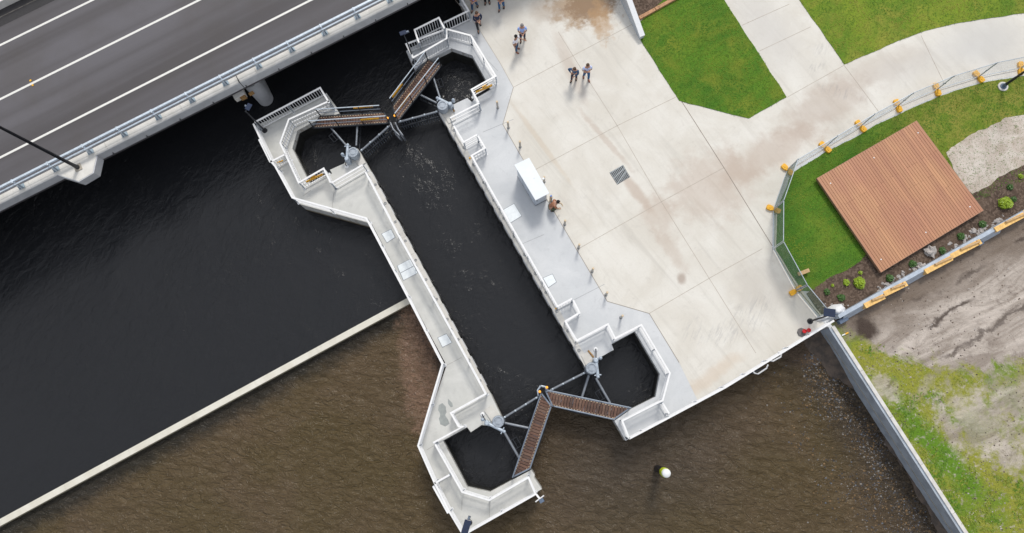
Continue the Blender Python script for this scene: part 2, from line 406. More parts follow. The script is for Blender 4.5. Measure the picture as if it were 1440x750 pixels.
def dirt():
    t = NT('disturbed_soil')
    v = t.along(R(24), .4, 1.6)
    n1 = t.rng(t.noise(.55, 7, .68, 1.0, v), .36, .66)
    c = t.mix(n1, (.31, .26, .22), (.60, .53, .47))
    c = t.mix(t.rng(t.noise(1.4, 6, .75, .8), .5, .72, 0, .6), c, (.15, .115, .095))
    # darker damp earth close to the low wall
    a, b = P(1180, 446), P(1440, 300); ang = math.atan2((b-a).y, (b-a).x)
    m = t.mapping((a.x, a.y, 0), (0, 0, ang), (1, 1, 1), 'TEXTURE'); sp = t.n.new('ShaderNodeSeparateXYZ'); t.link(m, sp.inputs[0])
    near = t.rng(t.math('ADD', sp.outputs[1], t.math('MULTIPLY', t.noise(.5, 5, .6), 2.2)), -2.0, .6, 0, .85)
    c = t.mix(near, c, (.155, .115, .085))
    # wheel ruts, run nearly along the wall
    for off, k in ((-1.35, .8), (-2.9, .9), (-4.6, .7)):
        d = t.math('ABSOLUTE', t.math('ADD', t.math('SUBTRACT', sp.outputs[1], off), t.math('MULTIPLY', t.math('SUBTRACT', t.noise(.45, 5, .7, .4), .5), 1.9)))
        line = t.rng(d, .02, .22, 1, 0)
        c = t.mix(t.math('MULTIPLY', t.math('MULTIPLY', line, t.rng(t.noise(.35, 2), .42, .56)), k), c, (.07, .05, .04))
    c = t.mix(bl(1217, 463, .8, .95, 20, nz=.6, nscale=2)(t), c, (.065, .045, .035))
    c = t.mix(t.rng(t.noise(13, 5, .8), .55, .75, 0, .5), c, (.12, .095, .08))
    c = t.mix(t.rng(t.vor(5), 0, .1, .55, 0), c, (.48, .44, .41))
    # grass takes over towards the south
    p = P(1215, 500); q = P(1440, 545); ag = math.atan2((q-p).y, (q-p).x)
    m2 = t.mapping((p.x, p.y, 0), (0, 0, ag), (1, 1, 1), 'TEXTURE'); s2 = t.n.new('ShaderNodeSeparateXYZ'); t.link(m2, s2.inputs[0])
    g = t.math('ADD', s2.outputs[1], t.math('MULTIPLY', t.math('SUBTRACT', t.noise(.42, 7, .72, .9), .5), 9.5))
    g = t.rng(g, -.2, 1.3, 1, 0)
    g = t.math('MAXIMUM', g, bl(1212, 492, 1.1, .8, -30, nz=.8, nscale=1.5)(t))
    g = t.math('MAXIMUM', g, bl(1235, 512, 1.5, .8, -35, nz=.9, nscale=1.5)(t))
    g = t.math('MULTIPLY', g, t.rng(t.noise(3.2, 5, .8), .30, .48))
    for bb_, kk_ in (((1385, 600, 3.2, 2.0, -35), .9), ((1335, 600, .6, 1.8, 20), .9), ((1420, 640, 1.6, 1.0, -40), .85), ((1245, 545, 1.3, .7, -50), .9), ((1300, 545, 2.0, .35, 50), .6), ((1430, 560, 2.5, 1.6, 0), .9)):
        g = t.math('MULTIPLY', g, t.math('SUBTRACT', 1, t.math('MULTIPLY', bl(*bb_, nz=1.3, nscale=1.9, soft=.7)(t), kk_*.8)))
    edge = bl(1325, 640, 5.5, 1.0, -52, nz=.5, nscale=.7, soft=.7)(t)
    lush = t.math('MAXIMUM', t.math('MULTIPLY', t.rng(t.noise(.4, 5, .6, .7, t.mapping((3, 9, 0))), .46, .66), .7), edge)
    gc = t.mix(lush, (.30, .305, .035), (.12, .25, .008))
    gc = t.mix(t.rng(t.noise(9, 5, .8), .4, .7, 0, .55), gc, (.035, .065, .008))
    c = t.mix(g, c, gc)
    t.color(c); t.rough(.95); t.bump(t.noise(3.5, 8, .75), .9, .12); return t.mat
m_dirt = dirt()

def canal():
    t = NT('dark_canal_water')
    t.color((.0165, .0172, .0195)); t.rough(.09); t.b.inputs['IOR'].default_value = 1.33
    t.b.inputs['Specular IOR Level'].default_value = .5
    v = t.along(R(60), .7, 1.3)
    a = t.noise(1.5, 5, .62, .6, v); b = t.noise(5.5, 3, .6, .9, t.along(R(35), .6, 1.2, (4, 2, 0)))
    amp = t.rng(t.noise(.16, 4, .6, .5), .38, .60, .45, .95)
    amp = t.math('ADD', amp, bl(570, 240, 4, 6, 20, soft=1., nz=.3, nscale=.3, k=.0)(t))
    c = t.noise(11, 3, .6, .5)
    h = t.math('MULTIPLY', t.math('ADD', t.math('ADD', a, t.math('MULTIPLY', b, .35)), t.math('MULTIPLY', c, .03)), amp)
    t.bump(h, .85, .12); return t.mat
m_canal = canal()
def river():
    t = NT('brown_river_water')
    c = t.mix(t.rng(t.noise(.13, 4, .5, .5), .35, .65), (.100, .072, .034), (.116, .081, .047))
    c = t.mix(bl(900, 640, 9, 6, 10, soft=1., nz=.4, nscale=.2, k=.8)(t), c, (.082, .065, .050))
    # darker water beside weir and islands
    a, b = P(0, 745, -2), P(575, 430, -2); ang = math.atan2((b-a).y, (b-a).x)
    m = t.mapping((a.x, a.y, 0), (0, 0, ang), (1, 1, 1), 'TEXTURE'); sp = t.n.new('ShaderNodeSeparateXYZ'); t.link(m, sp.inputs[0])
    left = t.rng(sp.outputs[0], 30, 36, 1, 0)
    ed = t.rng(t.math('ADD', sp.outputs[1], t.math('MULTIPLY', t.math('SUBTRACT', t.noise(.9, 4, .6), .5), 1.3)), -1.7, -.35, 0, .85)
    c = t.mix(t.math('MULTIPLY', ed, left), c, (.022, .022, .020))
    c = t.mix(bl(606, 470, 1.5, 3.8, 27, k=.95, nz=.3, nscale=1.4)(t), c, (.018, .018, .018))
    silt = bl(583, 512, 1.35, 5.0, 8, k=1, soft=.4, nz=.6, nscale=1.7)(t)
    silt = t.math('MULTIPLY', silt, t.rng(t.noise(5, 6, .8, 1.2), .38, .58, .35, 1))
    c = t.mix(silt, c, (.23, .145, .10))
    # shallow stony margin along the sheet wall
    a, b = P(1165, 470, -2), P(1335, 750, -2); ang = math.atan2((b-a).y, (b-a).x)
    m = t.mapping((a.x, a.y, 0), (0, 0, ang), (1, 1, 1), 'TEXTURE'); s2 = t.n.new('ShaderNodeSeparateXYZ'); t.link(m, s2.inputs[0])
    sh = t.rng(t.math('ADD', s2.outputs[1], t.math('MULTIPLY', t.math('SUBTRACT', t.noise(.5, 5, .6), .5), 2.4)), -4.6, -1.2, 0, .8)
    sc = t.mix(t.rng(t.vor(7, 'F1', 'Color'), .4, .8) if False else t.rng(t.noise(7, 5, .8), .42, .62), (.030, .026, .024), (.095, .070, .045))
    c = t.mix(sh, c, sc)
    mud = bl(1150, 488, 1.6, 1.1, 20, k=1, nz=.4, soft=.4)(t)
    c = t.mix(mud, c, (.105, .075, .052))
    t.color(c); t.rough(t.rng(mud, 0, 1, .10, .7)); t.b.inputs['IOR'].default_value = 1.33
    v = t.along(R(-12), .75, 1.35)
    a = t.noise(2.1, 5, .55, 1.1, v); b = t.noise(6, 3, .6, .6)
    h = t.math('ADD', t.math('MULTIPLY', t.math('ABSOLUTE', t.math('SUBTRACT', a, .5)), -1.5), t.math('MULTIPLY', b, .30))
    t.bump(h, 1., .30); return t.mat
m_river = river()

# ------------------------------------------------------------------ setting: bed, water, land
g = MB().sheet([(-1500, -1500), (1500, -1500), (1500, 1500), (-1500, 1500)], -3.2)
struct(g.build('ground', simple('river_bed_soil', (.10, .075, .05), .95)))
struct(MB().sheet([(-260, -260), (260, -260), (260, 260), (-260, 260)], -1.7).build('river_water', m_river))
WL = -1.45
pw = lambda a, b: P(a, b, WL)
wa, wb = pw(0, 736), pw(574, 424); wdir = (wb-wa).normalized()
poly = [wa-wdir*200, wb, pw(600, 430), pw(640, 520), pw(612, 620), pw(650, 705), pw(690, 715), pw(733, 676), pw(768, 561), pw(878, 585), pw(905, 600), pw(945, 520), pw(1130, 330),
        Vector((120, 30, 0)), Vector((120, 200, 0)), wa-wdir*200+Vector((-60, 200, 0))]
struct(MB().sheet(poly, WL).build('canal_water', m_canal))

LAND = [(645, -60), (646, 0), (661, 27), (576, 68), (571, 72), (583, 97), (603, 84), (635, 68), (664, 78), (683, 112), (690, 126), (666, 140), (664, 144), (657, 138), (638, 147),
        (617, 158), (823, 517), (847, 501), (863, 492), (860, 484), (893, 466), (928, 526), (922, 558), (888, 575), (864, 592), (880, 620), (1010, 547), (1163, 459), (1176, 468), (1360, 754)]
land = PP(LAND)
e = (land[-1]-land[-2]).normalized()
nend = land[0]+V*90
poly = [nend]+land+[land[-1]+e*120, Vector((260, -120, 0)), Vector((260, 200, 0))]
struct(MB().prism(poly, -3.1, 0).build('lock_apron', m_apron))
PLAZA = [(640, -60), (655, 10), (673, 40), (704, 90), (722, 123), (707, 175), (730, 215), (793, 321), (854, 424), (913, 441), (955, 510), (981, 563), (1010, 546), (1163, 458.5), (1150, 447), (1128, 409), (1086, 350), (1087, 295), (1110, 241),
         (1159, 212), (1200, 193), (1238, 171), (1267, 158), (1290, 147), (1320, 134), (1350, 124), (1380, 115), (1440, 105), (1560, 90)]
pz = PP(PLAZA); pz += [Vector((90, 20, 0)), Vector((90, 110, 0)), pz[0]+V*80]
struct(MB().sheet(pz, .004).build('plaza_paving', m_plaza))

# saw-cut joints in the paving
j = MB(); jd = MB()
def jl(a, b, w=.035, mb=j): mb.ribbon(PP([a, b]), w, .0045, .009)
for a, b in [((722, 123), (905, 26)), ((722, 123), (704, 90)), ((785, 45), (806, 79)), ((806, 79), (868, 177)), ((868, 177), (930, 284)), ((930, 284), (1063, 497)), ((745, 243), (868, 177)), ((868, 177), (956, 134)),
             ((812, 351), (930, 284)), ((930, 284), (1018, 236)), ((913, 441), (1000, 390)), ((1000, 390), (1072, 350)), ((1187, 92), (1107, 137)), ((1187, 92), (1236, 158)), ((1295, 50), (1328, 118)), ((1068, 72), (1140, 38)), ((1043, 36), (1110, 6)), ((673, 40), (704, 90)), ((640, 0), (673, 40))]:
    jl(a, b, .025)
jl((905, 57), (958, 142), .03); jl((958, 142), (1018, 236), .04, jd); jl((1018, 236), (1086, 346), .04, jd)
for q in range(len(PLAZA[4:11])-1): jl(PLAZA[4+q], PLAZA[5+q], .03, jd)
jo = j.build('paving_joint', m_joint); struct(jo); jo2 = jd.build('expansion_joint', m_jointd); struct(jo2)
j = MB()
for a, b in [((679, 186), (722, 168)), ((662, 60), (700, 100)), ((805, 423), (850, 400)), ((730, 345), (765, 330)), ((640, 40), (672, 54))]: j.ribbon(PP([a, b]), .025, .002, .006)
struct(j.build('apron_joint', simple('apron_joint_grey', (.36, .37, .38), .9)))

def lawnsheet(name, pts, mat, z, seed, amp=.03):
    q = jag(pts, amp, .15, seed); struct(MB().prism(q, -.02, z).build(name, mat)); return q
lawnA = lawnsheet('lawn', PP([(901, 57), (955, 142), (1053, 167), (1106, 137), (1020, 3), (1005, -22), (935, -2), (900, 31)]), m_lawn, .035, 1)
lawnB = lawnsheet('lawn', PP([(1124, 0), (1187, 91), (1220, 77), (1262, 58), (1300, 44), (1345, 33), (1440, 19), (1600, 0), (1600, -140), (1060, -100)]), m_lawn2, .035, 2)
lawnC = lawnsheet('lawn', PP([(1113, 245), (1159, 215), (1200, 195), (1238, 173), (1267, 160), (1290, 149), (1320, 136), (1350, 126), (1380, 117), (1440, 107), (1560, 92), (1600, 150), (1500, 230), (1380, 280),
                              (1240, 360), (1213, 366), (1202, 374), (1167, 393), (1142, 410), (1128, 409), (1090, 350), (1092, 296)]), m_lawn3, .03, 3)
mul = jag(PP([(1134, 413), (1167, 390), (1202, 373), (1225, 350), (1360, 272), (1395, 252), (1440, 222), (1560, 160), (1600, 215), (1440, 296), (1182, 440), (1165, 446), (1152, 440)]), .09, .2, 4, range(0, 8))
struct(MB().prism(mul, -.01, .042).build('mulch_bed', m_mulch))
san = jag(PP([(1330, 215), (1357, 195), (1375, 184), (1413, 166), (1440, 162), (1560, 140), (1570, 170), (1442, 231), (1420, 241), (1404, 249), (1392, 261), (1367, 273), (1350, 260)]), .12, .2, 5)
struct(MB().prism(san, 0, .05).build('sand_patch', m_sand))
mb2 = jag(PP([(866, -70), (889, 18), (900, 29), (953, -2), (930, -70)]), .03, .3, 6)
struct(MB().prism(mb2, 0, .03).build('mulch_bed', m_mulch))
# disturbed ground south of the low wall
dp = PP([(1165, 452), (1182, 446), (1440, 302), (1600, 212)]); dp += [Vector((200, -5, 0)), Vector((200, -110, 0)), land[-1]+e*100]
dp = [p for p in dp]+[P(1360, 750), P(1180, 470)]
G = MB()
# uneven soil surface as a grid clipped to the area by its distance from the two walls
aw, bw_ = P(1176, 466), P(1360, 752); dw = (bw_-aw).normalized(); nw = Vector((-dw.y, dw.x, 0))
an, bn = P(1182, 443), P(1440, 299); dn = (bn-an).normalized(); nn = Vector((dn.y, -dn.x, 0))
struct(MB().sheet(dp, .006).build('bare_soil', m_dirt))

# soft grass and weeds
def inside(x, y, poly):
    c = False; n = len(poly)
    for i in range(n):
        x1, y1 = poly[i][0], poly[i][1]; x2, y2 = poly[(i+1) % n][0], poly[(i+1) % n][1]
        if (y1 > y) != (y2 > y) and x < (x2-x1)*(y-y1)/(y2-y1)+x1: c = not c
    return c
def tufts(name, poly, box, dens, size, mat, z, label=None, test=None):
    m = MB(); x0, y0, x1, y1 = box; n = int((x1-x0)*(y1-y0)*dens)
    for _ in range(n):
        x = random.uniform(x0, x1); y = random.uniform(y0, y1)
        if not inside(x, y, poly) or (test and not test(x, y)): continue
        for k in range(3):
            a = random.uniform(0, 6.28); l = size*random.uniform(.5, 1.3); w_ = l*.22; hh = l*random.uniform(.3, .9)
            dx, dy = math.cos(a), math.sin(a)
            m.add([(x-dy*w_, y+dx*w_, z), (x+dy*w_, y-dx*w_, z), (x+dx*l, y+dy*l, z+hh)], [(0, 1, 2)])
    o = m.build(name, mat); tag(o, label, 'grass', None, 'stuff'); return o
def bbox(px): 
    q = PP(px); return min(p.x for p in q), min(p.y for p in q), max(p.x for p in q), max(p.y for p in q)
tufts('grass', lawnA, bbox([(895, -10), (1110, 170), (895, 170), (1110, -10)]), 110, .07, m_blade, .035, 'short green lawn grass between the plaza and the wide path')
tufts('grass', lawnB, bbox([(1120, -5), (1450, 95), (1120, 95), (1450, -5)]), 80, .07, m_weed, .035, 'paler green lawn grass above the curved path')
tufts('grass', lawnC, bbox([(1085, 95), (1450, 415), (1085, 415), (1450, 95)]), 90, .07, m_blade, .03, 'green lawn grass around the terracotta deck')
pg = P(1215, 500); qg = P(1440, 545); dg = (qg-pg).normalized(); ng = Vector((-dg.y, dg.x, 0))
def gtest(x, y):
    s = (Vector((x, y, 0))-pg).dot(ng)+mnoise.noise(Vector((x*.42, y*.42, 3)))*3.2
    if mnoise.noise(Vector((x*.9, y*.9, 8))) < .0: return False
    for px_, py_, rr_ in ((1385, 600, 2.4), (1335, 600, 1.2), (1420, 640, 1.2), (1430, 560, 2.), (1245, 545, 1.)):
        if (Vector((x, y, 0))-P(px_, py_)).length < rr_: return False
    return s < -.4 and random.random() < min(1, (-.4-s)/2.5+.1)
tufts('weeds', dp, bbox([(1180, 470), (1450, 760), (1180, 760), (1450, 470)]), 60, .12, m_weed, .006, 'patchy weedy grass on the bare soil', gtest)

# ------------------------------------------------------------------ bridge
ZB = 3.0
t = thing('road_bridge', 'grey asphalt road bridge crossing the dark canal', 'bridge', P(300, 130, 0))
o0 = P(100, 246.6, 2.8)                                   # foot of the outer face
def BP(s, v, z=0): q = o0+U*s+V*v; return Vector((q.x, q.y, z))
S0, S1 = -60, 75
MB().prism([BP(S0, .35), BP(S1, .35), BP(S1, 17), BP(S0, 17)], 2.1, ZB).build('deck', [m_asphalt], t)
MB().prism([BP(S0, .47), BP(S1, .47), BP(S1, 16), BP(S0, 16)], ZB+.0, ZB+.006).build('road_surface', m_asphalt, t)
# fascia and parapet
pr = MB(); pr.prism([BP(S0, 0), BP(S1, 0), BP(S1, .46), BP(S0, .46)], 2.78, 3.38)
pr.build('fascia', m_fascia, t)
pr = MB(); prof = [(.02, 3.383), (.05, 3.42), (.17, 3.44), (.20, 3.47), (.30, 3.50), (.46, 3.50), (.46, 3.383)]
for i in range(28):
    a, b = S0+i*4.83, S0+i*4.83+4.815
    vs = [BP(a, v, z) for v, z in prof]+[BP(b, v, z) for v, z in prof]; n = len(prof)
    pr.add(vs, [tuple(range(n))[::-1], tuple(range(n, 2*n))]+[(k, (k+1) % n, n+(k+1) % n, n+k) for k in range(n)])
pr.build('parapet', m_white_c, t)
rl = MB()
rl.prism([BP(S0, .40), BP(S1, .40), BP(S1, .52), BP(S0, .52)], 4.06, 4.18)
rl.prism([BP(S0, .24), BP(S1, .24), BP(S1, .34), BP(S0, .34)], 3.92, 4.02)
rl.build('guard_rail', m_steel, t)
# guard-rail posts at their measured spacing
ps = P(77, 233, 3.5); s_ref = (ps-o0).dot(U); ps2 = P(454, 42, 3.5); dS = ((ps2-o0).dot(U)-s_ref)/8
proto = None
for k in range(-5, 18):
    s = s_ref+k*dS
    m = MB(); c = BP(s, .25, 3.5)
    m.box(c+V*.06, .36, .28, .03, U, 1); m.bar(BP(s-.10, .22, 3.53), BP(s-.06, .34, 3.80), .02, .14, 1); m.bar(BP(s+.10, .22, 3.53), BP(s+.06, .34, 3.80), .02, .14, 1); m.bar(BP(s, .24, 3.52), BP(s, .34, 3.95), .10, .16, 0); m.bar(BP(s, .34, 3.95), BP(s, .46, 4.05), .08, .08, 0)
    m.bar(BP(s-.05, .27, 3.53), BP(s-.05, .34, 3.9), .02, .12, 1); m.bar(BP(s, .30, 4.20), BP(s, .52, 4.21), .07, .04, 0)
    m.build('guard_rail_post', [m_steel, m_plate], t)
for k in range(0, 17): m = MB(); m.box(BP(s_ref+k*dS+.9, -.015, 2.83), .05, .05, .12, U); m.build('drip_bolt', m_black, t)
# lamp bay on the outside of the parapet
bay = [P(*p, 3.4) for p in ((80, 246.5), (111, 256), (132, 243.5), (137, 221))]
m = MB().prism([bay[0]+V*.28, bay[0], bay[1], bay[2], bay[3], bay[3]+V*.12], 2.8, 3.405); m.build('lamp_bay', [m_fascia], t)
q = [b.copy() for b in bay]; m = MB().prism([BP((bay[0]-o0).dot(U), .2), *[b.lerp(P(108, 236, 3.4), .06) for b in q], BP((bay[3]-o0).dot(U), .2)], 3.4, 3.425); m.build('lamp_bay_top', m_white_c, t)
# road paint
m = MB()
for (a, b) in (((0, 64), (131, 0)), ((0, 140), (281, 0)), ((0, 222), (438, 0))):
    a3, b3 = P(*a, ZB), P(*b, ZB); d = (b3-a3).normalized(); m.ribbon([a3-d*40, b3+d*50], .14, ZB+.007, ZB+.011)
m.build('lane_line', m_paint, t)
for p in ((43, 113.5), (46, 120)): m = MB(); m.box(P(*p, ZB+.012), .11, .11, .02, U); m.build('road_stud', m_yel, t)
# far parapet (top left corner) with dark strip painting its shadow over wet asphalt
fa = P(0, 14.5, ZB); fv = (fa-o0).dot(V)
m = MB().prism([BP(S0, fv-1.1), BP(S1, fv-1.1), BP(S1, fv), BP(S0, fv)], ZB+.007, ZB+.012); m.build('wet_shadow_strip', m_asphalt_d, t)
m = MB(); m.ribbon([BP(S0, fv-.48), BP(S1, fv-.48)], .07, ZB+.013, ZB+.017); m.build('worn_line', simple('worn_paint', (.11, .10, .09), .8, scale=4, var=.4), t)
m = MB().prism([BP(S0, fv), BP(S1, fv), BP(S1, fv+.38), BP(S0, fv+.38)], ZB+.02, 3.55); m.build('far_parapet', m_white_c, t)
m = MB().prism([BP(S0, fv+.12), BP(S1, fv+.12), BP(S1, fv+.22), BP(S0, fv+.22)], 4.0, 4.1)
for k in range(-5, 20): m.box(BP(s_ref+k*dS, fv+.2, 3.55), .1, .1, .45, U)
m.build('far_guard_rail', m_steel, t)
# expansion joint and pier
ej = P(337, 117, 3.5); se = (ej-o0).dot(U)
m = MB(); m.prism([BP(se-.02, -.01), BP(se+.02, -.01), BP(se+.02, .47), BP(se-.02, .47)], 2.77, 3.512); m.build('expansion_gap', m_black, t)
pc = P(350, 113, 1.25); sp_ = (pc-o0).dot(U); vp = (pc-o0).dot(V)
m = MB(); r_ = .50
ring = [BP(sp_+r_*math.cos(q), vp+r_*math.sin(q)) for q in [math.pi+math.pi*i/14 for i in range(15)]]+[BP(sp_+r_, vp+14), BP(sp_-r_, vp+14)]
m.prism(ring, -3.15, 1.25); m.build('pier_wall', m_fascia, t)
m = MB(); m.prism([BP(sp_-1.15, .06), BP(sp_-.45, .06), BP(sp_-.45, 14), BP(sp_-1.15, 14)], 1.7, 2.09); m.build('crosshead', m_white_c, t)
m = MB(); m.box(BP(sp_-.65, .0, 1.75), .35, .12, .3, U); m.box(BP(sp_-.1, 0, 1.8), .3, .1, .25, U); m.build('bearing', m_rust, t)

t = thing('street_lamp', 'tall black street lamp standing in the bay of the bridge parapet', 'street lamp', P(110, 236, 3.43))
b = P(110, 236, 3.43)
m = MB(); m.box(b, .40, .40, .05, U); m.build('base_plate', simple('lamp_grout', (.40, .36, .30), .8), t)
m = MB(); m.tube([b+Vector((0, 0, .05)), b+Vector((0, 0, .5)), b+Vector((0, 0, 4)), b+Vector((0, 0, 8.5))], [.13, .10, .085, .06], 14); m.tube([b+Vector((0, 0, 8.4)), b+V*.8+Vector((0, 0, 8.9)), b+V*1.8+Vector((0, 0, 9))], .045, 8)
m.build('pole', m_black, t, smooth='a')
m = MB(); m.box(b+V*2.1+Vector((0, 0, 8.93)), .30, .75, .12, U, taper=.8); m.build('lamp_head', m_glassy, t)

# ------------------------------------------------------------------ weir wall
a, c = P(0, 735, -1.3), P(574, 423.5, -1.3); d = (c-a).normalized()
t = thing('weir_wall', 'long straight pale concrete weir wall running out from the lock island', 'weir', a)
m = MB(); m.ribbon([a-d*120, c+d*.4], .35, -3.1, -1.36); m.build('wall_body', concrete('weir_face', (.34, .30, .20), (.44, .39, .28)), t)
m = MB(); L = (c-a).length; k = -12
while k*4.2 < L:
    p0 = a+d*(k*4.2); p1 = a+d*min(k*4.2+4.19, L+.35); m.ribbon([p0, p1], .385, -1.357, -1.29); k += 1
m.build('coping', m_weir, t)

# ------------------------------------------------------------------ lock island
ISL = [(360, 177), (459, 131), (474, 152), (477, 160), (456, 166), (438, 173), (418, 184), (411, 209), (436, 259), (467, 244), (464, 239), (484, 230), (492, 219), (503, 209), (522, 242), (567, 325), (608, 400), (673, 525), (689, 552),
       (706, 588), (697, 600), (677, 598), (662, 608), (657, 601), (623, 620), (657, 685), (689, 692), (747, 661), (752, 668), (751, 672), (762, 688), (655, 748), (633, 719), (611, 680), (590, 626), (628, 514), (577, 419), (523, 315), (421, 287), (388, 235)]
t = thing('lock_island', 'narrow pale concrete lock island between the canal and the lock chamber', 'lock wall', P(600, 430))
isl = PP(ISL)
MB().prism(isl, -3.15, 0).build('island_body', m_pier, t)
def coping_and_fenders(t, a, c, side, n, z=.0):
    """coping strip, proud panels and rubber fenders along one chamber wall"""
    d = (c-a).normalized(); nrm = Vector((-d.y, d.x, 0))*side; L = (c-a).length; k = L/n
    m = MB()
    for i in range(n):
        m.ribbon([a+d*(i*k+.005), a+d*(i*k+k-.005)], .34, z+.001, z+.03, off=-side*.17)
    m.build('coping', m_coping, t)
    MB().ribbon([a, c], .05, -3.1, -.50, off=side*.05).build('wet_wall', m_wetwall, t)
    for i in range(n):
        p = a+d*(i*k+k*.30)
        f = MB(); f.box(Vector((p.x, p.y, -.60))+nrm*.012, k*.62, .05, .54, d); f.build('wall_panel', m_fascia, t)
        p = a+d*(i*k+k*.80)
        f = MB(); f.box(Vector((p.x, p.y, -1.9))+nrm*.04, .16, .10, 1.78, d); f.tube([Vector((p.x, p.y, -.25))+nrm*.07-d*.05, Vector((p.x, p.y, -.25))+nrm*.13-d*.05], .045, 8); f.build('fender', m_fender, t)
coping_and_fenders(t, P(522, 242), P(689, 552), 1, 13)
# recessed tie-off rings along the coping
for i in range(11):
    p = P(524, 247).lerp(P(686, 550), (i+.5)/11)-Vector((-.8, -.1, 0)).normalized()*-.12
    m = MB(); m.tube([p+Vector((math.cos(q*math.pi/5)*.07, math.sin(q*math.pi/5)*.07, .04)) for q in range(11)], .014, 6, caps=False); m.box(p+Vector((.0, .0, .031)), .05, .05, .012)
    m.build('mooring_ring', m_mid, t)
# damp marks
def patch(name, pts, mat, z, amp=.04, seed=0):
    o = MB().sheet(jag(PP(pts), amp, .12, seed), z).build(name, mat); return struct(o)
patch('damp_mark', [(617, 570), (622, 567), (627, 572), (628, 580), (626, 584), (630, 590), (632, 596), (626, 600), (619, 597), (617, 589), (619, 583), (616, 577)], m_wet, .004, .04, 2)
patch('damp_mark', [(630, 561), (636, 567), (637, 572), (634, 573), (630, 568)], m_wet, .004, .02, 5)
j = MB()
for a, b in [((628, 514), (649, 503)), ((650, 700), (649, 718)), ((689, 703), (688, 728)), ((600, 633), (612, 626)), ((403, 225), (393, 232)), ((426, 276), (437, 268)), ((470, 268), (466, 300)), ((574, 375), (556, 385))]:
    j.ribbon(PP([a, b]), .025, .002, .006)
struct(j.build('island_joint', simple('island_joint_grey', (.36, .35, .33), .9)))

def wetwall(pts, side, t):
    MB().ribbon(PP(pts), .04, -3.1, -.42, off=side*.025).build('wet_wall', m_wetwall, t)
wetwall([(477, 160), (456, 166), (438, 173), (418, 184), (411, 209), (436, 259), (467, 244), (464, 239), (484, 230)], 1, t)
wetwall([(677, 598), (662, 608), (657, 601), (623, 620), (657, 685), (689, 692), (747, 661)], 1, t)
# right chamber wall dressing
t = thing('chamber_wall', 'pale coping and fenders along the plaza side of the lock chamber', 'lock wall', P(720, 335))
coping_and_fenders(t, P(618, 159), P(822, 515), -1, 15)
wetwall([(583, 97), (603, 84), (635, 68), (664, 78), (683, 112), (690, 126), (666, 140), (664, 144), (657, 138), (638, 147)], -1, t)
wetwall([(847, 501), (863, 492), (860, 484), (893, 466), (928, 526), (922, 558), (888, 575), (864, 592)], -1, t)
for i in range(13):
    p = P(632, 172).lerp(P(822, 507), (i+.5)/13)
    m = MB(); m.tube([p+Vector((math.cos(q*math.pi/5)*.08, math.sin(q*math.pi/5)*.08, .045)) for q in range(11)], .014, 6, caps=False); m.box(p+Vector((0, 0, .031)), .05, .05, .012)
    m.build('mooring_ring', m_mid, t)
for p in ((661, 223), (782, 434)):
    m = MB(); m.lathe(P(*p, .03), [(.05, 0), (.05, .12), (.03, .14)], 12); m.build('marker_stud', m_yel, t)

# raised machinery plinths beside the four pivots
def slab(name, label, pts, z1, mat, z0=.0, bev=.015, group='machinery plinths beside the gate pivots'):
    m = MB().prism(PP(pts, z1), z0+.001, z1); o = m.build(name, mat, bevel=bev); tag(o, label, 'plinth', group); return o
slab('machinery_plinth', 'cream concrete machinery plinth on the island beside the top left pivot', [(497, 222), (505, 234), (514, 229), (506, 213)], .09, m_coping)
slab('machinery_plinth', 'cream concrete machinery plinth beside the top right pivot', [(622, 159), (631, 174), (641, 168), (634, 152)], .09, m_coping)
slab('machinery_plinth', 'cream concrete machinery plinth on the island beside the bottom left pivot', [(681, 578), (692, 570), (703, 587), (692, 594)], .09, m_coping)
slab('machinery_plinth', 'cream concrete machinery plinth beside the bottom right pivot', [(817, 500), (829, 493), (836, 507), (824, 514)], .09, m_coping)

# ------------------------------------------------------------------ railings
def railing(name, label, tops, style='rails', h=1.1, group='white railings on the lock', closed=False, mid=True, post=2.0, base0=0.0):
    pts = PP(tops, h); g0 = [Vector((p.x, p.y, base0)) for p in pts]
    t = thing(name, label, 'railing', g0[0], group)
    MB().ribbon(pts, .105, h-.05, h).build('top_rail', m_railw, t)
    if style == 'rails':
        for z in ((.12, .60) if post == 2.2 else (.20, .50, .80)): MB().ribbon(pts, .05, base0+z-.02, base0+z+.02).build('mid_rail', m_railw, t)
    else:
        MB().ribbon(pts, .07, base0+.12, base0+.17).build('bottom_rail', m_railw, t)
        if style == 'double': MB().ribbon(pts, .07, base0+.58, base0+.63).build('mid_rail', m_railw, t)
        m = MB()
        for a, b in zip(g0, g0[1:]):
            L = (b-a).length; n = max(1, int(L/.165)); d = (b-a).normalized()
            for i in range(1, n):
                p = a.lerp(b, i/n); m.box(p+Vector((0, 0, .165)), .035, .03, h-base0-.225, d)
        m.build('picket_infill', m_bar, t)
    # toe board strip
    for a, b in zip(g0, g0[1:]):
        L = (b-a).length; n = max(1, round(L/post)); d = (b-a).normalized()
        for i in range(n+1):
            if i == 0 and a is not g0[0]: continue
            p = a.lerp(b, i/n)
            m = MB(); m.box(p+Vector((0, 0, .012)), .045, .075, h-base0-.065, d, 1); m.box(p+Vector((0, 0, .001)), .20, .16, .012, d, 0)
            for i2, j2 in ((-1, -1), (1, -1), (1, 1), (-1, 1)): m.box(p+d*(.075*i2)+Vector((-d.y, d.x, 0))*(.055*j2)+Vector((0, 0, .013)), .025, .025, .02, d, 1)
            m.build('post', [m_railw, m_rails], t)
    return t
railing('railing', 'white picket railing across the top end of the lock island', [(463, 145), (450, 123.5), (358, 172)], 'pickets')
railing('railing', 'white railing down the outer left edge of the lock island', [(356, 174), (382, 228), (387, 234), (411, 278), (515, 307), (572, 415), (622, 512), (588, 627), (611, 679), (632, 720), (650, 750)], 'rails')
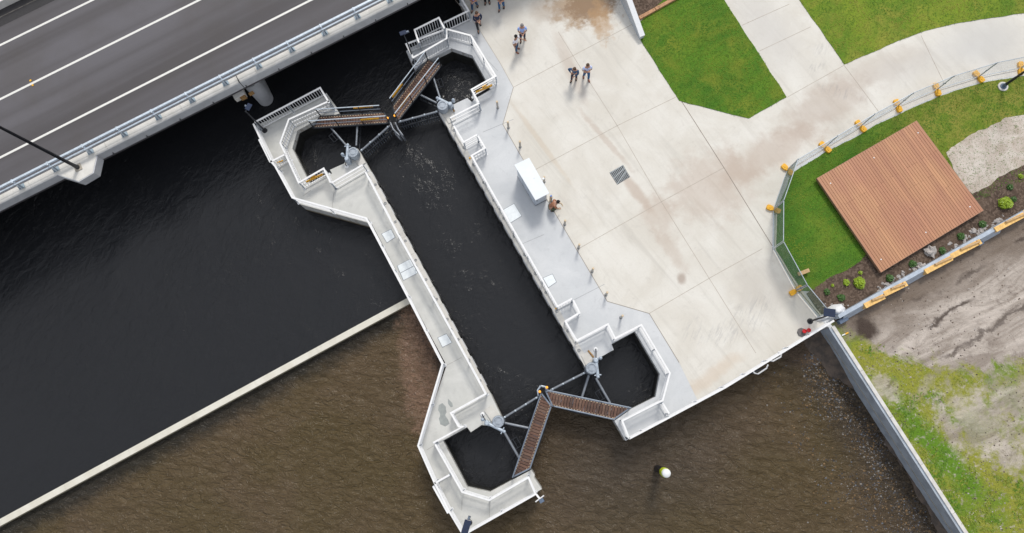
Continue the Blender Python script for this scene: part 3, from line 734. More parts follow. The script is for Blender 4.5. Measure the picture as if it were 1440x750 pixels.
railing('railing', 'white railing across the bottom end of the lock island', [(656, 750), (753, 695), (743, 671.5), (688, 703.5), (650, 692), (612, 625)], 'rails')
railing('railing', 'white picket railing around the top left gate recess', [(463, 142), (406, 168), (394, 201), (420, 257), (455, 237), (465, 257)], 'double')
railing('railing', 'white two bar railing across the island beside the top left pivot plinth', [(466, 257.5), (510, 232)], 'rails', post=2.2)
railing('railing', 'long white railing on the chamber side of the lock island', [(514, 242), (557, 325), (607, 415), (658, 508), (683, 554), (634, 581), (645, 600), (651, 600), (609, 623)], 'rails')
railing('railing', 'short white cross railing near the top of the lock island', [(380, 228), (401, 217)], 'pickets')
railing('railing', 'short white cross railing near the bottom of the lock island', [(611, 680), (632, 668)], 'pickets')
railing('ladder_guard', 'white sliding guard outside the top left railing of the island', [(364, 196), (380, 228)], 'rails')
railing('ladder_guard', 'white sliding guard outside the bottom left railing of the island', [(609, 684), (630, 722)], 'rails')
railing('railing', 'white picket railing on the quay edge above the top right gate', [(645, -8), (659, 15), (624, 32)], 'pickets')
railing('railing', 'taller white stepped railing at the tip of the upper right gate wall', [(625, 40), (617, 25), (583, 42), (589, 60)], 'double', h=1.7)
railing('railing', 'white picket railing with end return at the upper right gate tip', [(624, 42), (571, 62), (581, 81), (628, 54), (628, 41), (662, 50)], 'pickets')
railing('railing', 'white three bar railing down the right side of the top right recess', [(662, 50), (697, 107), (663, 126), (673, 144)], 'rails')
railing('railing', 'white two bar railing beside the top right pivot plinth', [(674, 145), (633, 166)], 'rails', post=2.2)
railing('railing', 'white railing with a small bay on the chamber edge near the top right pivot', [(638, 177), (652, 200), (671, 189.5)], 'rails')
railing('railing', 'small white u shaped railing bay on the upper chamber edge', [(672, 191), (682, 208), (663, 219), (722, 323), (784, 431), (805, 420)], 'double')
railing('railing', 'small white railing bay on the lower chamber edge', [(806, 422), (815, 440), (795, 452), (811, 479), (855, 456), (865, 476), (902, 457), (942, 525), (932, 563), (875, 592), (885, 617)], 'rails')
railing('railing', 'short white railing closing the end of the lower right gate wall', [(932, 567), (941, 582)], 'rails')
railing('quay_railing', 'long white railing along the lower quay edge of the plaza', [(885, 617), (904, 607), (1020, 545), (1173, 451)], 'rails', post=1.6)

# signs on the recess gates and the walkways
def sign(a, b, z0, z1, label, group='amber warning signs', name='warning_sign'):
    pa, pb = P(*a, (z0+z1)/2), P(*b, (z0+z1)/2)
    t = thing(name, label, 'sign', pa, group)
    m = MB(); m.bar(pa, pb, .05, z1-z0); m.build('sign_board', m_sign, t)
    m = MB(); d = (pb-pa); n = Vector((-d.y, d.x, 0)).normalized(); dd = d.normalized()
    k = max(3, int(d.length/.12))
    for i in range(k):
        q = pa.lerp(pb, (i+.5)/k)
        for s in (-1, 1): m.bar(q+n*.028*s-dd*.02, q+n*.028*s+dd*.02, .004, (z1-z0)*.3)
    m.build('sign_lettering', m_black, t)
    return t
sign((431, 256), (454, 245), .62, .82, 'amber sign on the railing of the top left recess'); sign((437, 250), (443, 247), .85, 1.0, 'small square amber sign above the long one at the top left recess')
sign((669, 130), (692, 120), .62, .82, 'amber sign on the railing of the top right recess'); sign((678, 123), (684, 120), .85, 1.0, 'small square amber sign above the long one at the top right recess')
sign((390, 229), (398, 226), .5, .6, 'small amber strip on the cross railing of the island')

# ------------------------------------------------------------------ sector gates
def gate(label, piv, quad, struts, rails, lampp, mitre, signs, zdeck=.06, upper=False, fend=None):
    """quad = walkway corners (outer start, outer end, inner end, inner start) in photo pixels at deck height"""
    pv = P(*piv, 0); t = thing('lock_gate', label, 'lock gate', Vector((pv.x, pv.y, 0)), 'sector gates of the lock')
    A, Bq, Cq, D = [P(*q, zdeck) for q in quad]
    m = MB(); rnd = random.Random(3); ax = ((Bq-A).normalized()+(Cq-D).normalized()).normalized(); sd = Vector((-ax.y, ax.x, 0)); quadp = [A, Bq, Cq, D]
    ss = [(p-A).dot(ax) for p in quadp]; lo, hi = min(ss), max(ss)
    def clip(poly, o, nrm):
        out = []
        for i in range(len(poly)):
            p, q = poly[i], poly[(i+1) % len(poly)]; dp_, dq = (p-o).dot(nrm), (q-o).dot(nrm)
            if dp_ >= 0: out.append(p)
            if dp_*dq < 0: out.append(p.lerp(q, dp_/(dp_-dq)))
        return out
    i = 0
    while lo+i*.17 < hi:
        u0, u1 = lo+i*.17+.014, lo+i*.17+.156; i += 1
        poly = [A+ax*u0-sd*5, A+ax*u1-sd*5, A+ax*u1+sd*5, A+ax*u0+sd*5]; cen = (A+Bq+Cq+D)/4
        for k in range(4):
            e0, e1 = quadp[k], quadp[(k+1) % 4]; nr = Vector((-(e1-e0).y, (e1-e0).x, 0)).normalized()
            if (cen-e0).dot(nr) < 0: nr = -nr
            poly = clip(poly, e0, nr)
            if len(poly) < 3: break
        if len(poly) < 3: continue
        m.prism(poly, zdeck-.04, zdeck+rnd.uniform(-.003, .003), rnd.choice((0, 0, 1, 1, 2, 3)))
        so_ = sorted(poly, key=lambda p: p.dot(sd)); 
        for c in (so_[0].lerp(so_[-1], .10), so_[0].lerp(so_[-1], .90)):
            m.box(Vector((c.x, c.y, zdeck+.004))+ax*.0, .045, .045, .008, ax, 4)
    m.build('walkway_deck', m_planks+[m_cream], t)
    m = MB()
    for a, b in ((A, Bq), (D, Cq), (A, D), (Bq, Cq)): m.bar(a-Vector((0, 0, .06)), b-Vector((0, 0, .06)), .08, .16)
    for i in range(1, 6): m.bar(A.lerp(Bq, i/6)-Vector((0, 0, .1)), D.lerp(Cq, i/6)-Vector((0, 0, .1)), .06, .1)
    m.build('walkway_frame', m_dark if upper else m_gaterail, t)
    # curved skin plate under the outer edge
    m = MB(); mid = (A+Bq)/2; out = (mid-(D+Cq)/2).normalized(); pts = []
    for i in range(13):
        u = i/12; q = A.lerp(Bq, u)+out*(.28*math.sin(math.pi*u)*.6-.14); pts.append(q)
    m.ribbon(pts, .06, -3.1, zdeck-.16)
    for z in (-.5, -1.0): m.ribbon([p+out*.05 for p in pts], .08, z, z+.08)
    m.build('skin_plate', m_dark, t)
    # rails
    for a, b in ((A, Bq), (D, Cq)):
        a0 = a.lerp(b, .015); b0 = b.lerp(a, .015)
        for z, r_ in ((1.06, .032), (.55, .022)):
            m = MB(); m.tube([a0+Vector((0, 0, z)), b0+Vector((0, 0, z))], r_, 8); m.build('handrail', m_steel if (upper and z > 1) else m_gaterail, t, smooth='a')
        for i in range(4): m = MB(); q = a0.lerp(b0, i/3); m.box(q, .05, .05, 1.04, (b-a)); m.build('handrail_post', m_dark, t)
    # arms
    for (s, e_, z, r_, bolts) in struts:
        for zz, mt in ((z, m_mid), (z-.75, m_dark)):
            a = P(*s, z); b = P(*e_, z); a = Vector((a.x, a.y, zz)); b = Vector((b.x, b.y, zz))
            m = MB(); m.tube([a, b], r_, 10)
            if bolts and zz == z:
                for u in (.04, .34, .64, .94): m.ball(a.lerp(b, u)+Vector((0, 0, .06)), .065, m=1, nu=8, nv=6)
            m.build('arm', [mt, m_steel], t, smooth='a')
        a = P(*s, z); b = P(*e_, z); m = MB(); k = 7
        for i in range(k):
            p = a.lerp(b, i/k); q = a.lerp(b, (i+1)/k)
            m.tube([p if i % 2 else p-Vector((0, 0, .75)), q-Vector((0, 0, .75)) if i % 2 else q], .025, 6)
        m.build('arm_lattice', m_dark, t)
    if bolts_screen:
        s, e_, z = bolts_screen[0]; a = P(*s, z); b = P(*e_, z); m = MB(); k = int((b-a).length/.16)
        for i in range(k): p = a.lerp(b, i/k); m.bar(p-Vector((0, 0, .05)), p-Vector((0, 0, 1.3)), .03, .03)
        m.bar(a-Vector((0, 0, 1.3)), b-Vector((0, 0, 1.3)), .05, .05); m.build('debris_screen', m_gaterail, t)
    # small hoop ladder on an arm
    s, e_, z, _, _ = struts[-1]; a = P(*s, z); b = P(*e_, z); q = a.lerp(b, .42); d = (b-a).normalized(); nn_ = Vector((-d.y, d.x, 0))*(hoop)
    m = MB(); m.tube([q, q+nn_*.45, q+nn_*.45+d*.55, q+d*.55], .03, 6)
    m.tube([q+nn_*.22, q+nn_*.22+d*.55], .02, 6); m.build('step_hoop', m_dark, t)
    # navigation lamp at the mitre
    lp = P(*lampp, .3); m = MB(); m.lathe(Vector((lp.x, lp.y, .05)), [(.05, 0), (.05, .2)], 10); m.build('lamp_post', m_dark, t)
    m = MB(); m.ball(Vector((lp.x, lp.y, .32)), .075, nu=12, nv=8); m.build('marker_lamp', m_lamp, t, smooth='a')
    mp = [P(*q, .1) for q in mitre]; m = MB(); m.tube(mp, .05, 8); m.tube([q-Vector((0, 0, .9)) for q in mp], .05, 8)
    m.tube([mp[0], mp[0]-Vector((0, 0, .9))], .05, 8); m.tube([mp[-1], mp[-1]-Vector((0, 0, .9))], .05, 8); m.build('mitre_fender', m_mach if not upper else m_mid, t, smooth='a')
    for (a, b) in signs:
        pa, pb = P(*a, .93), P(*b, .93); m = MB(); m.bar(pa, pb, .06, .16)
        s_ = m.build('warning_board', m_sign, t)
        d = pb-pa; n2 = Vector((-d.y, d.x, 0)).normalized(); mm = MB(); k = 9
        for i in range(k): q = pa.lerp(pb, (i+.5)/k); mm.bar(q-n2*.033-d.normalized()*.02, q-n2*.033+d.normalized()*.02, .004, .08)
        mm.build('board_lettering', m_black, s_)
    # rotating pivot cap
    return t
bolts_screen = [((509, 212), (548, 179), -.2)]; hoop = 1
gate('upper left gate leaf with brown board walkway below the bridge', (497, 214), ((450, 164), (540, 158.5), (549, 173), (440, 180)),
     [((507, 213), (548, 177), -.05, .07, True), ((501, 205), (503, 170), -.15, .065, False), ((489, 207), (462, 176), -.15, .065, False)],
     None, (545, 166.5), [(549, 173), (553, 182), (561, 190)], [((497, 152), (524, 149.5)), ((507, 169), (533, 167))], upper=True)
bolts_screen = [((616, 158), (560, 172), -.2)]; hoop = -1
gate('upper right gate leaf with brown board walkway below the bridge', (622, 149), ((602, 84), (552, 150), (559, 171), (621, 92)),
     [((616, 157), (560, 172), -.05, .07, True), ((614, 145), (588, 132), -.15, .065, False), ((619, 139), (608, 104), -.15, .065, False)],
     None, (555, 163), [(556, 173), (560, 182), (566, 190)], [((552, 137), (566, 118)), ((562, 152), (577, 132))], upper=True)
bolts_screen = None; hoop = 1
gate('lower left gate leaf with brown board walkway over the dark water', (701, 594), ((745, 659), (775, 571), (761, 553), (721, 671)),
     [((708, 588), (757, 558), -.05, .07, True), ((710, 595), (743, 602), -.15, .075, False), ((707, 604), (730, 644), -.15, .075, False)],
     None, (759, 551), [(757, 556), (756, 549), (760, 543)], [])
hoop = -1
gate('lower right gate leaf with brown board walkway over the dark water', (832, 519), ((863, 590), (777, 571), (767, 549), (886, 574)),
     [((823, 524), (774, 549), -.05, .07, True), ((828, 528), (818, 560), -.15, .075, False), ((838, 532), (858, 567), -.15, .075, False)],
     None, (769, 545), [(769, 550), (767, 544), (761, 543)], [])

def pivot(label, p, act, motor, lab2, hpx):
    """round pivot cap with drive cylinder and motor beside it"""
    c = P(*p, .75); c0 = Vector((c.x, c.y, 0))
    t = thing('gate_pivot', label, 'gate pivot', c0, 'round gate pivots')
    MB().lathe(Vector((c.x, c.y, -3.1)), [(.30, 0), (.30, 3.3), (.34, 3.32), (.34, 3.80), (.31, 3.84), (.24, 3.845), (.23, 3.80), (.17, 3.80), (.16, 3.83)], 32).build('pivot_drum', m_mach2, t, smooth='a')
    m = MB()
    for i in range(8): m.box(c+Vector((math.cos(i*math.pi/4)*.275, math.sin(i*math.pi/4)*.275, .095)), .03, .03, .02)
    m.build('cap_bolt', m_mid, t)
    a, b = [P(*q, .62) for q in act]; mo = P(*motor, .5)
    t2 = thing('gate_actuator', lab2, 'actuator', Vector((b.x, b.y, 0)), 'hydraulic gate drives')
    m = MB(); m.tube([a, a.lerp(b, .12), a.lerp(b, .121), b], [.065, .065, .095, .095], 12); m.ball(a, .10, nu=10, nv=8)
    d = (b-a).normalized(); n = Vector((-d.y, d.x, 0)); m.tube([a.lerp(b, .1)-n*.2, a.lerp(b, .1)+n*.2], .035, 8); m.build('ram_cylinder', m_mach, t2, smooth='a')
    m = MB(); m.box(b-Vector((0, 0, .6)), .30, .26, .56, d); m.lathe(b-Vector((0, 0, .02)), [(.13, 0), (.13, .14), (.10, .17)], 16); m.build('drive_housing', m_mach, t2, bevel=.015)
    m = MB(); m.tube([mo, mo+Vector((0, 0, .25))], .10, 14); m.tube([b, b.lerp(mo, .5)+Vector((0, 0, .12)), mo], .03, 8); m.ball(mo+Vector((0, 0, .27)), .09, nu=10, nv=6); m.build('motor', m_mach, t2, smooth='a')
    hb = P(*hpx, .3); m = MB(); m.tube([b-Vector((0, 0, .1)), b.lerp(hb, .5)+Vector((0, 0, .1)), hb, Vector((hb.x, hb.y, .0))], .03, 8); m.build('hydraulic_hose', m_black, t2, smooth='a')
    m = MB(); m.lathe(Vector((hb.x, hb.y, 0)), [(.14, 0), (.12, .08), (.06, .12)], 16); m.build('hose_boss', m_white, t2, smooth='a')
pivot('round grey pivot cap of the upper left gate', (496, 214), (( 489, 204), (488, 224)), (483, 219), 'blue grey drive beside the upper left pivot cap', (486, 232))
pivot('round grey pivot cap of the upper right gate', (622, 148), ((615, 138), (633, 147)), (638, 143), 'blue grey drive beside the upper right pivot cap', (637, 152))
pivot('round grey pivot cap of the lower left gate', (700.5, 593), ((709, 607), (685, 595)), (679, 590), 'blue grey drive beside the lower left pivot cap', (678, 583))
pivot('round grey pivot cap of the lower right gate', (832, 518), ((841, 530), (838, 507)), (844, 504), 'blue grey drive beside the lower right pivot cap', (838, 491))
# cable conduit
for lab, pts in (('brown cable cover on the plinth by the upper right pivot', [(633, 147), (639, 157)]), ('brown cable cover on the plinth by the lower right pivot', [(827, 493), (835, 503)])):
    m = MB(); m.tube([P(*pts[0], .12), P(*pts[1], .12)], .05, 8); tag(m.build('cable_duct', m_rust), lab, 'cable cover')

# ------------------------------------------------------------------ hatches, grate, bollards
def hatch(label, pts, leaves=1):
    q = PP(pts, .03); c = sum(q, Vector())/4; t = thing('access_hatch', label, 'hatch', Vector((c.x, c.y, 0)), 'pale metal hatch covers')
    MB().prism(PP(pts, .012), .002, .012).build('hatch_frame', m_mid, t)
    for i in range(leaves):
        u0, u1 = i/leaves, (i+1)/leaves
        r = [q[0].lerp(q[3], u0), q[1].lerp(q[2], u0), q[1].lerp(q[2], u1), q[0].lerp(q[3], u1)]; cc = sum(r, Vector())/4
        r = [p+(cc-p).normalized()*.035 for p in r]
        MB().prism(r, .0125, .032).build('cover_leaf', m_hatch, t, bevel=.004)
        m = MB(); m.box(cc+(r[0]-cc)*.75, .1, .04, .006, U); m.box(cc+(r[2]-cc)*.75, .1, .04, .006, U); m.build('lift_handle', m_hatch, t)
hatch('larger pale hatch cover on the apron in the shadow of the cabinet', [(707, 295), (723, 286), (734, 304), (718, 314)])
hatch('small white hatch cover on the chamber edge of the apron', [(763, 391), (777, 385), (783, 397), (771, 405)])
hatch('upper square hatch cover on the lock island', [(536, 329), (550, 322), (556, 334), (544, 342)])
hatch('double leaf hatch cover in the middle of the lock island', [(558, 374), (577, 364), (588, 384), (567, 395)], 2)
hatch('lower square hatch cover on the lock island', [(615, 475), (628, 469), (636, 482), (622, 489)])
q = PP([(857, 243), (876, 232), (886, 249), (868, 260)], .0); c = sum(q, Vector())/4
t = thing('drain_grate', 'square steel drainage grate set in the plaza paving', 'drain', Vector((c.x, c.y, 0)))
MB().prism(q, .005, .011).build('grate_pit', m_fender, t)
m = MB()
for i in range(9): m.bar(q[0].lerp(q[1], (i+.5)/9)+Vector((0, 0, .02)), q[3].lerp(q[2], (i+.5)/9)+Vector((0, 0, .02)), .034, .02)
for i in range(3): m.bar(q[0].lerp(q[3], (i+.1)/2.2)+Vector((0, 0, .026)), q[1].lerp(q[2], (i+.1)/4.2)+Vector((0, 0, .026)), .035, .012)
m.build('grate_bars', m_grate, t)
ords = ['first', 'second', 'third', 'fourth', 'fifth', 'sixth', 'seventh', 'eighth', 'ninth', 'tenth', 'eleventh', 'twelfth']
bp = [(700, 152), (715, 180), (731.5, 207), (765, 256), (775, 283), (794, 316), (813.5, 349), (832.5, 382), (852, 415), (873, 447)]
proto = None
for i, p in enumerate(bp):
    b = P(*p)
    if proto is None:
        t = thing('bollard', '', 'bollard', b, 'slim steel bollards along the paving joint')
        MB().lathe(b, [(.065, 0), (.065, .82), (.06, .84)], 18).build('bollard_post', m_bollard, t, smooth='a')
        MB().lathe(b+Vector((0, 0, .841)), [(.068, 0), (.068, .07), (.05, .10)], 18).build('bollard_cap', m_cream, t, smooth='a')
        MB().lathe(b, [(.10, .005), (.10, .012), (.07, .014)], 18).build('floor_flange', m_mid, t); proto = t
    else: t = copy_tree(proto); t.location = b
    t['label'] = 'slim grey bollard with cream cap, %s of the row counted from the bridge' % ords[i]

# ------------------------------------------------------------------ control cabinet
zr = 1.72
rf = PP([(723, 232), (744, 222), (772.5, 272), (753, 282)], zr); c = sum(rf, Vector())/4
t = thing('electrical_cabinet', 'large white electrical cabinet with flat overhanging roof on the plaza edge', 'cabinet', Vector((c.x, c.y, 0)))
bd = [p+(c-p).normalized()*.20 for p in rf]; cc = c.copy()
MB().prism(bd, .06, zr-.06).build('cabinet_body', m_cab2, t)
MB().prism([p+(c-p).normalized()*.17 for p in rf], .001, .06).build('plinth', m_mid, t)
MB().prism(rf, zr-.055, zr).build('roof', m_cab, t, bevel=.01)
a, b = bd[3], bd[2]; dd = (b-a); ax = dd.normalized(); nr = Vector((ax.y, -ax.x, 0))
m = MB(); m.bar(a.lerp(b, .5)*1+Vector((0, 0, -.82))+nr*.015, a.lerp(b, .5)+Vector((0, 0, -.82))+nr*.016, .001, .001)
m = MB(); pc_ = a.lerp(b, .5)+nr*.012; m.box(Vector((pc_.x, pc_.y, .14)), dd.length*.86, .02, 1.4, ax); m.build('end_door', m_cab2, t, bevel=.008)
m = MB(); pc_ = a.lerp(b, .62)+nr*.026; s_ = .14; z_ = 1.2
m.add([pc_-ax*s_+Vector((0, 0, z_-zr)), pc_+ax*s_+Vector((0, 0, z_-zr)), pc_+Vector((0, 0, z_+.24-zr))], [(0, 1, 2)]); wn = m.build('warning_sticker', m_yel, t)
m = MB(); q = pc_+nr*.003+Vector((0, 0, z_-zr)); m.add([q+ax*.01+Vector((0, 0, .17)), q-ax*.03+Vector((0, 0, .09)), q+Vector((0, 0, .09)), q-ax*.01+Vector((0, 0, .02)), q+ax*.03+Vector((0, 0, .11)), q+ax*.005+Vector((0, 0, .11))], [(0, 1, 2, 3, 4, 5)]); m.build('bolt_symbol', m_black, wn)
m = MB(); pc_ = a.lerp(b, .15)+nr*.03; m.box(Vector((pc_.x, pc_.y, .8)), .04, .03, .2, ax); m.build('door_handle', m_dark, t)
a, b = bd[0], bd[3]; ax2 = (b-a).normalized(); n2 = Vector((ax2.y, -ax2.x, 0))
if (a+n2-c).length < (a-n2-c).length: n2 = -n2
for i in range(3):
    pc_ = a.lerp(b, (i+.5)/3)+n2*.010; m = MB(); m.box(Vector((pc_.x, pc_.y, .14)), (b-a).length*.30, .02, 1.4, ax2); m.build('side_door', m_cab2, t, bevel=.008)
m = MB(); m.lathe(P(738.5, 257, 1.5), [(.04, 0), (.04, .1)], 10); m.build('blue_beacon', m_blue, t)
m = MB(); m.box(P(751.5, 250, zr+.001), .10, .06, .02, U); m.box(P(764, 252, zr-.2), .12, .10, .12, U); m.build('cable_gland', m_white, t)
b = P(775, 284); 
t = thing('service_pedestal', 'slim cream service pedestal with blue cap beside the cabinet', 'pedestal', b)
b = P(774.5, 283); m = MB(); m.box(b, .14, .12, 1.0, U); m.build('pedestal_body', m_cream, t, bevel=.01); m = MB(); m.lathe(b+Vector((0, 0, 1.001)), [(.05, 0), (.05, .06)], 12); m.build('pedestal_cap', m_blue, t)

# ------------------------------------------------------------------ raised deck
zs = .40
rf = PP([(1149, 251), (1289, 170), (1383, 296), (1239, 383)], zs); c = sum(rf, Vector())/4
t = thing('timber_deck', 'large square raised deck of terracotta coloured boards on the lawn', 'deck', Vector((c.x, c.y, 0)))
A, Bq, Cq, D = rf; n = 42; m = MB(); rn = random.Random(4)
for i in range(n):
    u0, u1 = (i+.06)/n, (i+.94)/n; cut = rn.choice((.33, .5, .66)); zz = zs-rn.uniform(0, .003)
    for v0, v1 in ((0, cut-.0006), (cut+.0006, 1)):
        q = [A.lerp(Bq, u0), A.lerp(Bq, u1), D.lerp(Cq, u1), D.lerp(Cq, u0)]
        p = [q[0].lerp(q[3], v0), q[1].lerp(q[2], v0), q[1].lerp(q[2], v1), q[0].lerp(q[3], v1)]
        m.prism(p, zs-.03, zz, rn.choice((0, 0, 1, 1, 2, 3)))
m.build('deck_boards', [roofmat('deck_board_%d' % i, k) for i, k in enumerate((.93, .98, 1.05, 1.0))], t)
m = MB(); m.prism([p+(c-p).normalized()*.03 for p in rf], zs-.16, zs-.034, 0); m.build('subframe', simple('brown_subframe', (.17, .08, .05), .8), t)
m = MB(); m.ribbon(rf, .03, zs-.20, zs-.002, closed=True); m.build('edge_board', simple('edge_board_brown', (.30, .17, .11), .6), t)
m = MB(); ins = [p+(c-p).normalized()*.35 for p in rf]; m.ribbon(ins, .1, .035, zs-.17, closed=True); m.build('support_plinth', simple('deck_plinth_dark', (.05, .04, .035), .8), t)
for p in ((1168, 258), (1229, 222), (1291, 187), (1239, 365), (1302, 327), (1364, 291)):
    m = MB(); m.lathe(P(*p, zs+.002), [(.038, 0), (.038, .006), (.02, .010)], 10); m.build('deck_light', m_white, t)

# ------------------------------------------------------------------ temporary fence
mesh_m = NT('fence_mesh'); t_ = mesh_m
v = t_.mapping((0, 0, 0), (0, 0, 0), (1, 1, 1))
tr = t_.n.new('ShaderNodeBsdfTransparent'); mx = t_.n.new('ShaderNodeMixShader'); t_.color((.45, .48, .50)); mx.inputs[0].default_value = .10
t_.link(tr.outputs[0], mx.inputs[1]); t_.link(t_.b.outputs[0], mx.inputs[2]); t_.link(mx.outputs[0], t_.n['Material Output'].inputs[0]); mesh_m = t_.mat
t_ = NT('green_shade_cloth'); t_.color(t_.mix(t_.rng(t_.noise(3, 4), .3, .7), (.07, .14, .09), (.12, .20, .14))); t_.rough(.8)
tr = t_.n.new('ShaderNodeBsdfTransparent'); mx = t_.n.new('ShaderNodeMixShader'); mx.inputs[0].default_value = .62
t_.link(tr.outputs[0], mx.inputs[1]); t_.link(t_.b.outputs[0], mx.inputs[2]); t_.link(mx.outputs[0], t_.n['Material Output'].inputs[0]); m_cloth = t_.mat
m_fence = simple('fence_galvanised', (.50, .56, .62), .4, .3)
FP = [(1494, 88), (1434, 97), (1375, 109), (1316.5, 127), (1261.5, 150), (1209.5, 178.5), (1159.5, 208), (1106.5, 239.5), (1087, 295), (1086.5, 350), (1118.5, 409), (1150, 447)]
def panel(i, a, b, cloth):
    a, b = P(*a), P(*b); d = (b-a).normalized(); L = (b-a).length; a = a+d*.04; b = b-d*.04; h = 1.85
    where = 'green screened' if cloth else 'open mesh'
    t = thing('temporary_fence', '%s temporary fence panel, %s from the lower end' % (where, ords[i]), 'fence panel', a, 'temporary fence panels along the lawn')
    up = lambda p, z: Vector((p.x, p.y, z))
    m = MB()
    m.tube([up(a, .02), up(a, h)], .022, 8); m.tube([up(b, .02), up(b, h)], .022, 8)
    m.tube([up(a, h), up(b, h)], .024, 8); m.tube([up(a, .12), up(b, .12)], .022, 8); m.build('panel_frame', m_fence, t)
    m = MB(); m.add([up(a, .13), up(b, .13), up(b, h-.02), up(a, h-.02)], [(0, 1, 2, 3)])
    if cloth: m.build('shade_cloth', m_cloth, t)
    else:
        m = MB(); k = int(L/.15)
        for q in range(1, k): p = a.lerp(b, q/k); m.bar(up(p, .12), up(p, h), .006, .006)
        for q in range(1, 9): m.bar(up(a, .12+q*.19), up(b, .12+q*.19), .005, .005)
        m.build('wire_mesh', m_fence, t)
for i in range(11):
    k = 10-i; panel(i, FP[k], FP[k+1], k >= 7)
proto = None
FT = [1, 2, 3, 4, 5, 6, 7, 8, 10]
m_foot_names = {}
for q, k in enumerate(FT[::-1]):
    p = P(*FP[k]); d = (P(*FP[min(k+1, 11)])-P(*FP[max(k-1, 0)])).normalized(); nrm = Vector((-d.y, d.x, 0))
    jt = random.Random(k).uniform(-.35, .35); nrm = Matrix.Rotation(jt, 3, 'Z') @ nrm; d = Vector((nrm.y, -nrm.x, 0))
    t = thing('fence_block', 'yellow plastic fence foot, %s from the lower end of the fence' % ords[q], 'fence block', p, 'yellow feet of the temporary fence')
    m = MB()
    for s in (-1, 1):
        c = p+nrm*(.24*s); m.prism([c+d*x+nrm*y for x, y in ((-.15, -.12), (-.10, -.18), (.10, -.18), (.15, -.12), (.15, .12), (.10, .18), (-.10, .18), (-.15, .12))], .002, .17)
        m.prism([c+d*x+nrm*y for x, y in ((-.06, -.06), (.06, -.06), (.06, .06), (-.06, .06))], .171, .19)
    m.build('foot_block', m_yel, t, bevel=.02)
    m = MB(); m.bar(p-nrm*.1+Vector((0, 0, .10)), p+nrm*.1+Vector((0, 0, .10)), .18, .12); m.build('foot_bridge', m_yel, t)
    m = MB()
    for z in (.9, 1.75): m.bar(p-d*.08+Vector((0, 0, z)), p+d*.08+Vector((0, 0, z)), .07, .05)
    m.tube([p+Vector((0, 0, .19)), p+Vector((0, 0, 1.8))], .028, 8); m.build('clamp', m_mid, t)

# low curb of the plaza beside the fence
m = MB(); m.ribbon(PP([(1092, 296), (1090, 352), (1124, 408), (1156, 446)]), .07, .003, .05); tag(m.build('edging_kerb', m_weir), 'thin pale concrete kerb under the green screened fence', 'kerb')

# ------------------------------------------------------------------ sheet retaining wall and low wall
a, b = P(1174, 466), P(1357, 750); d = (b-a).normalized(); n_ = Vector((d.y, -d.x, 0))
if n_.x > 0: n_ = -n_
t = thing('retaining_wall', 'straight blue grey retaining wall with pale capping beside the river', 'retaining wall', a)
m = MB(); a2 = P(1161, 463, 0); 
m.ribbon([a-d*.3+n_*.10, b+d*60+n_*.10], .2, -3.1, -.01)
m.build('wall_face', m_face, t)
m = MB(); k = 0
while k*2.9 < 50:
    m.ribbon([a+d*(k*2.9-.3), a+d*(k*2.9+2.585)], .20, .0, .07, off=.04); k += 1
m.build('capping', m_wcap, t)
m = MB(); m.ribbon([a+n_*.205, b+d*20+n_*.205], .02, -.95, -.90); m.build('rust_line', simple('ochre_stain', (.38, .34, .26), .8, var=.2), t)

a, b = P(1182, 441, .6), P(1440, 296, .6); d = (b-a).normalized(); n_ = Vector((d.y, -d.x, 0))
ln = lambda s, o, z: (lambda q: Vector((q.x, q.y, z)))(a+d*s+n_*o)
t = thing('low_wall', 'low blue grey wall between the mulch bed and the bare soil', 'low wall', Vector((a.x, a.y, 0)))
Lw = (b-a).length
m = MB(); m.prism([ln(-.2, 0, 0), ln(Lw+20, 0, 0), ln(Lw+20, .22, 0), ln(-.2, .22, 0)], .0, .60); m.build('wall_body', m_barr, t, bevel=.01)
sx = lambda px, py: (P(px, py, .3)-a).dot(d)
segs = [(sx(1184, 447), sx(1218, 432)), (sx(1272, 403), sx(1303, 385)), (sx(1378, 341), sx(1408, 325))]
for i, (u, v_) in enumerate(segs):
    t2 = thing('leaning_sheet', ['lowest', 'middle', 'uppermost'][i]+' blue grey sheet leaning on the low wall between timber props', 'sheeting', ln(u, .4, 0), 'sheets leaning on the low wall')
    m = MB(); vs = [ln(u, .225, .58), ln(v_, .225, .58), ln(v_, .50, .05), ln(u, .50, .05)]; vs += [q+Vector((0, 0, .03)) for q in vs]
    m.add(vs, [(0, 1, 2, 3), (7, 6, 5, 4), (0, 3, 7, 4), (1, 5, 6, 2), (3, 2, 6, 7), (0, 4, 5, 1)]); m.build('sheet', m_barr, t2)
    m = MB(); m.box(ln(u if i < 1 else u, .42, 0), .55 if i < 1 else .35, .26, .34, d); m.build('end_block', m_barr_d, t2, bevel=.01)
props = [((1217, 430), (1243, 417)), ((1243, 414), (1272, 400)), ((1302, 382), (1338, 363)), ((1337, 361), (1376, 341)), ((1400, 323), (1440, 302)), ((1440, 300), (1475, 281))]
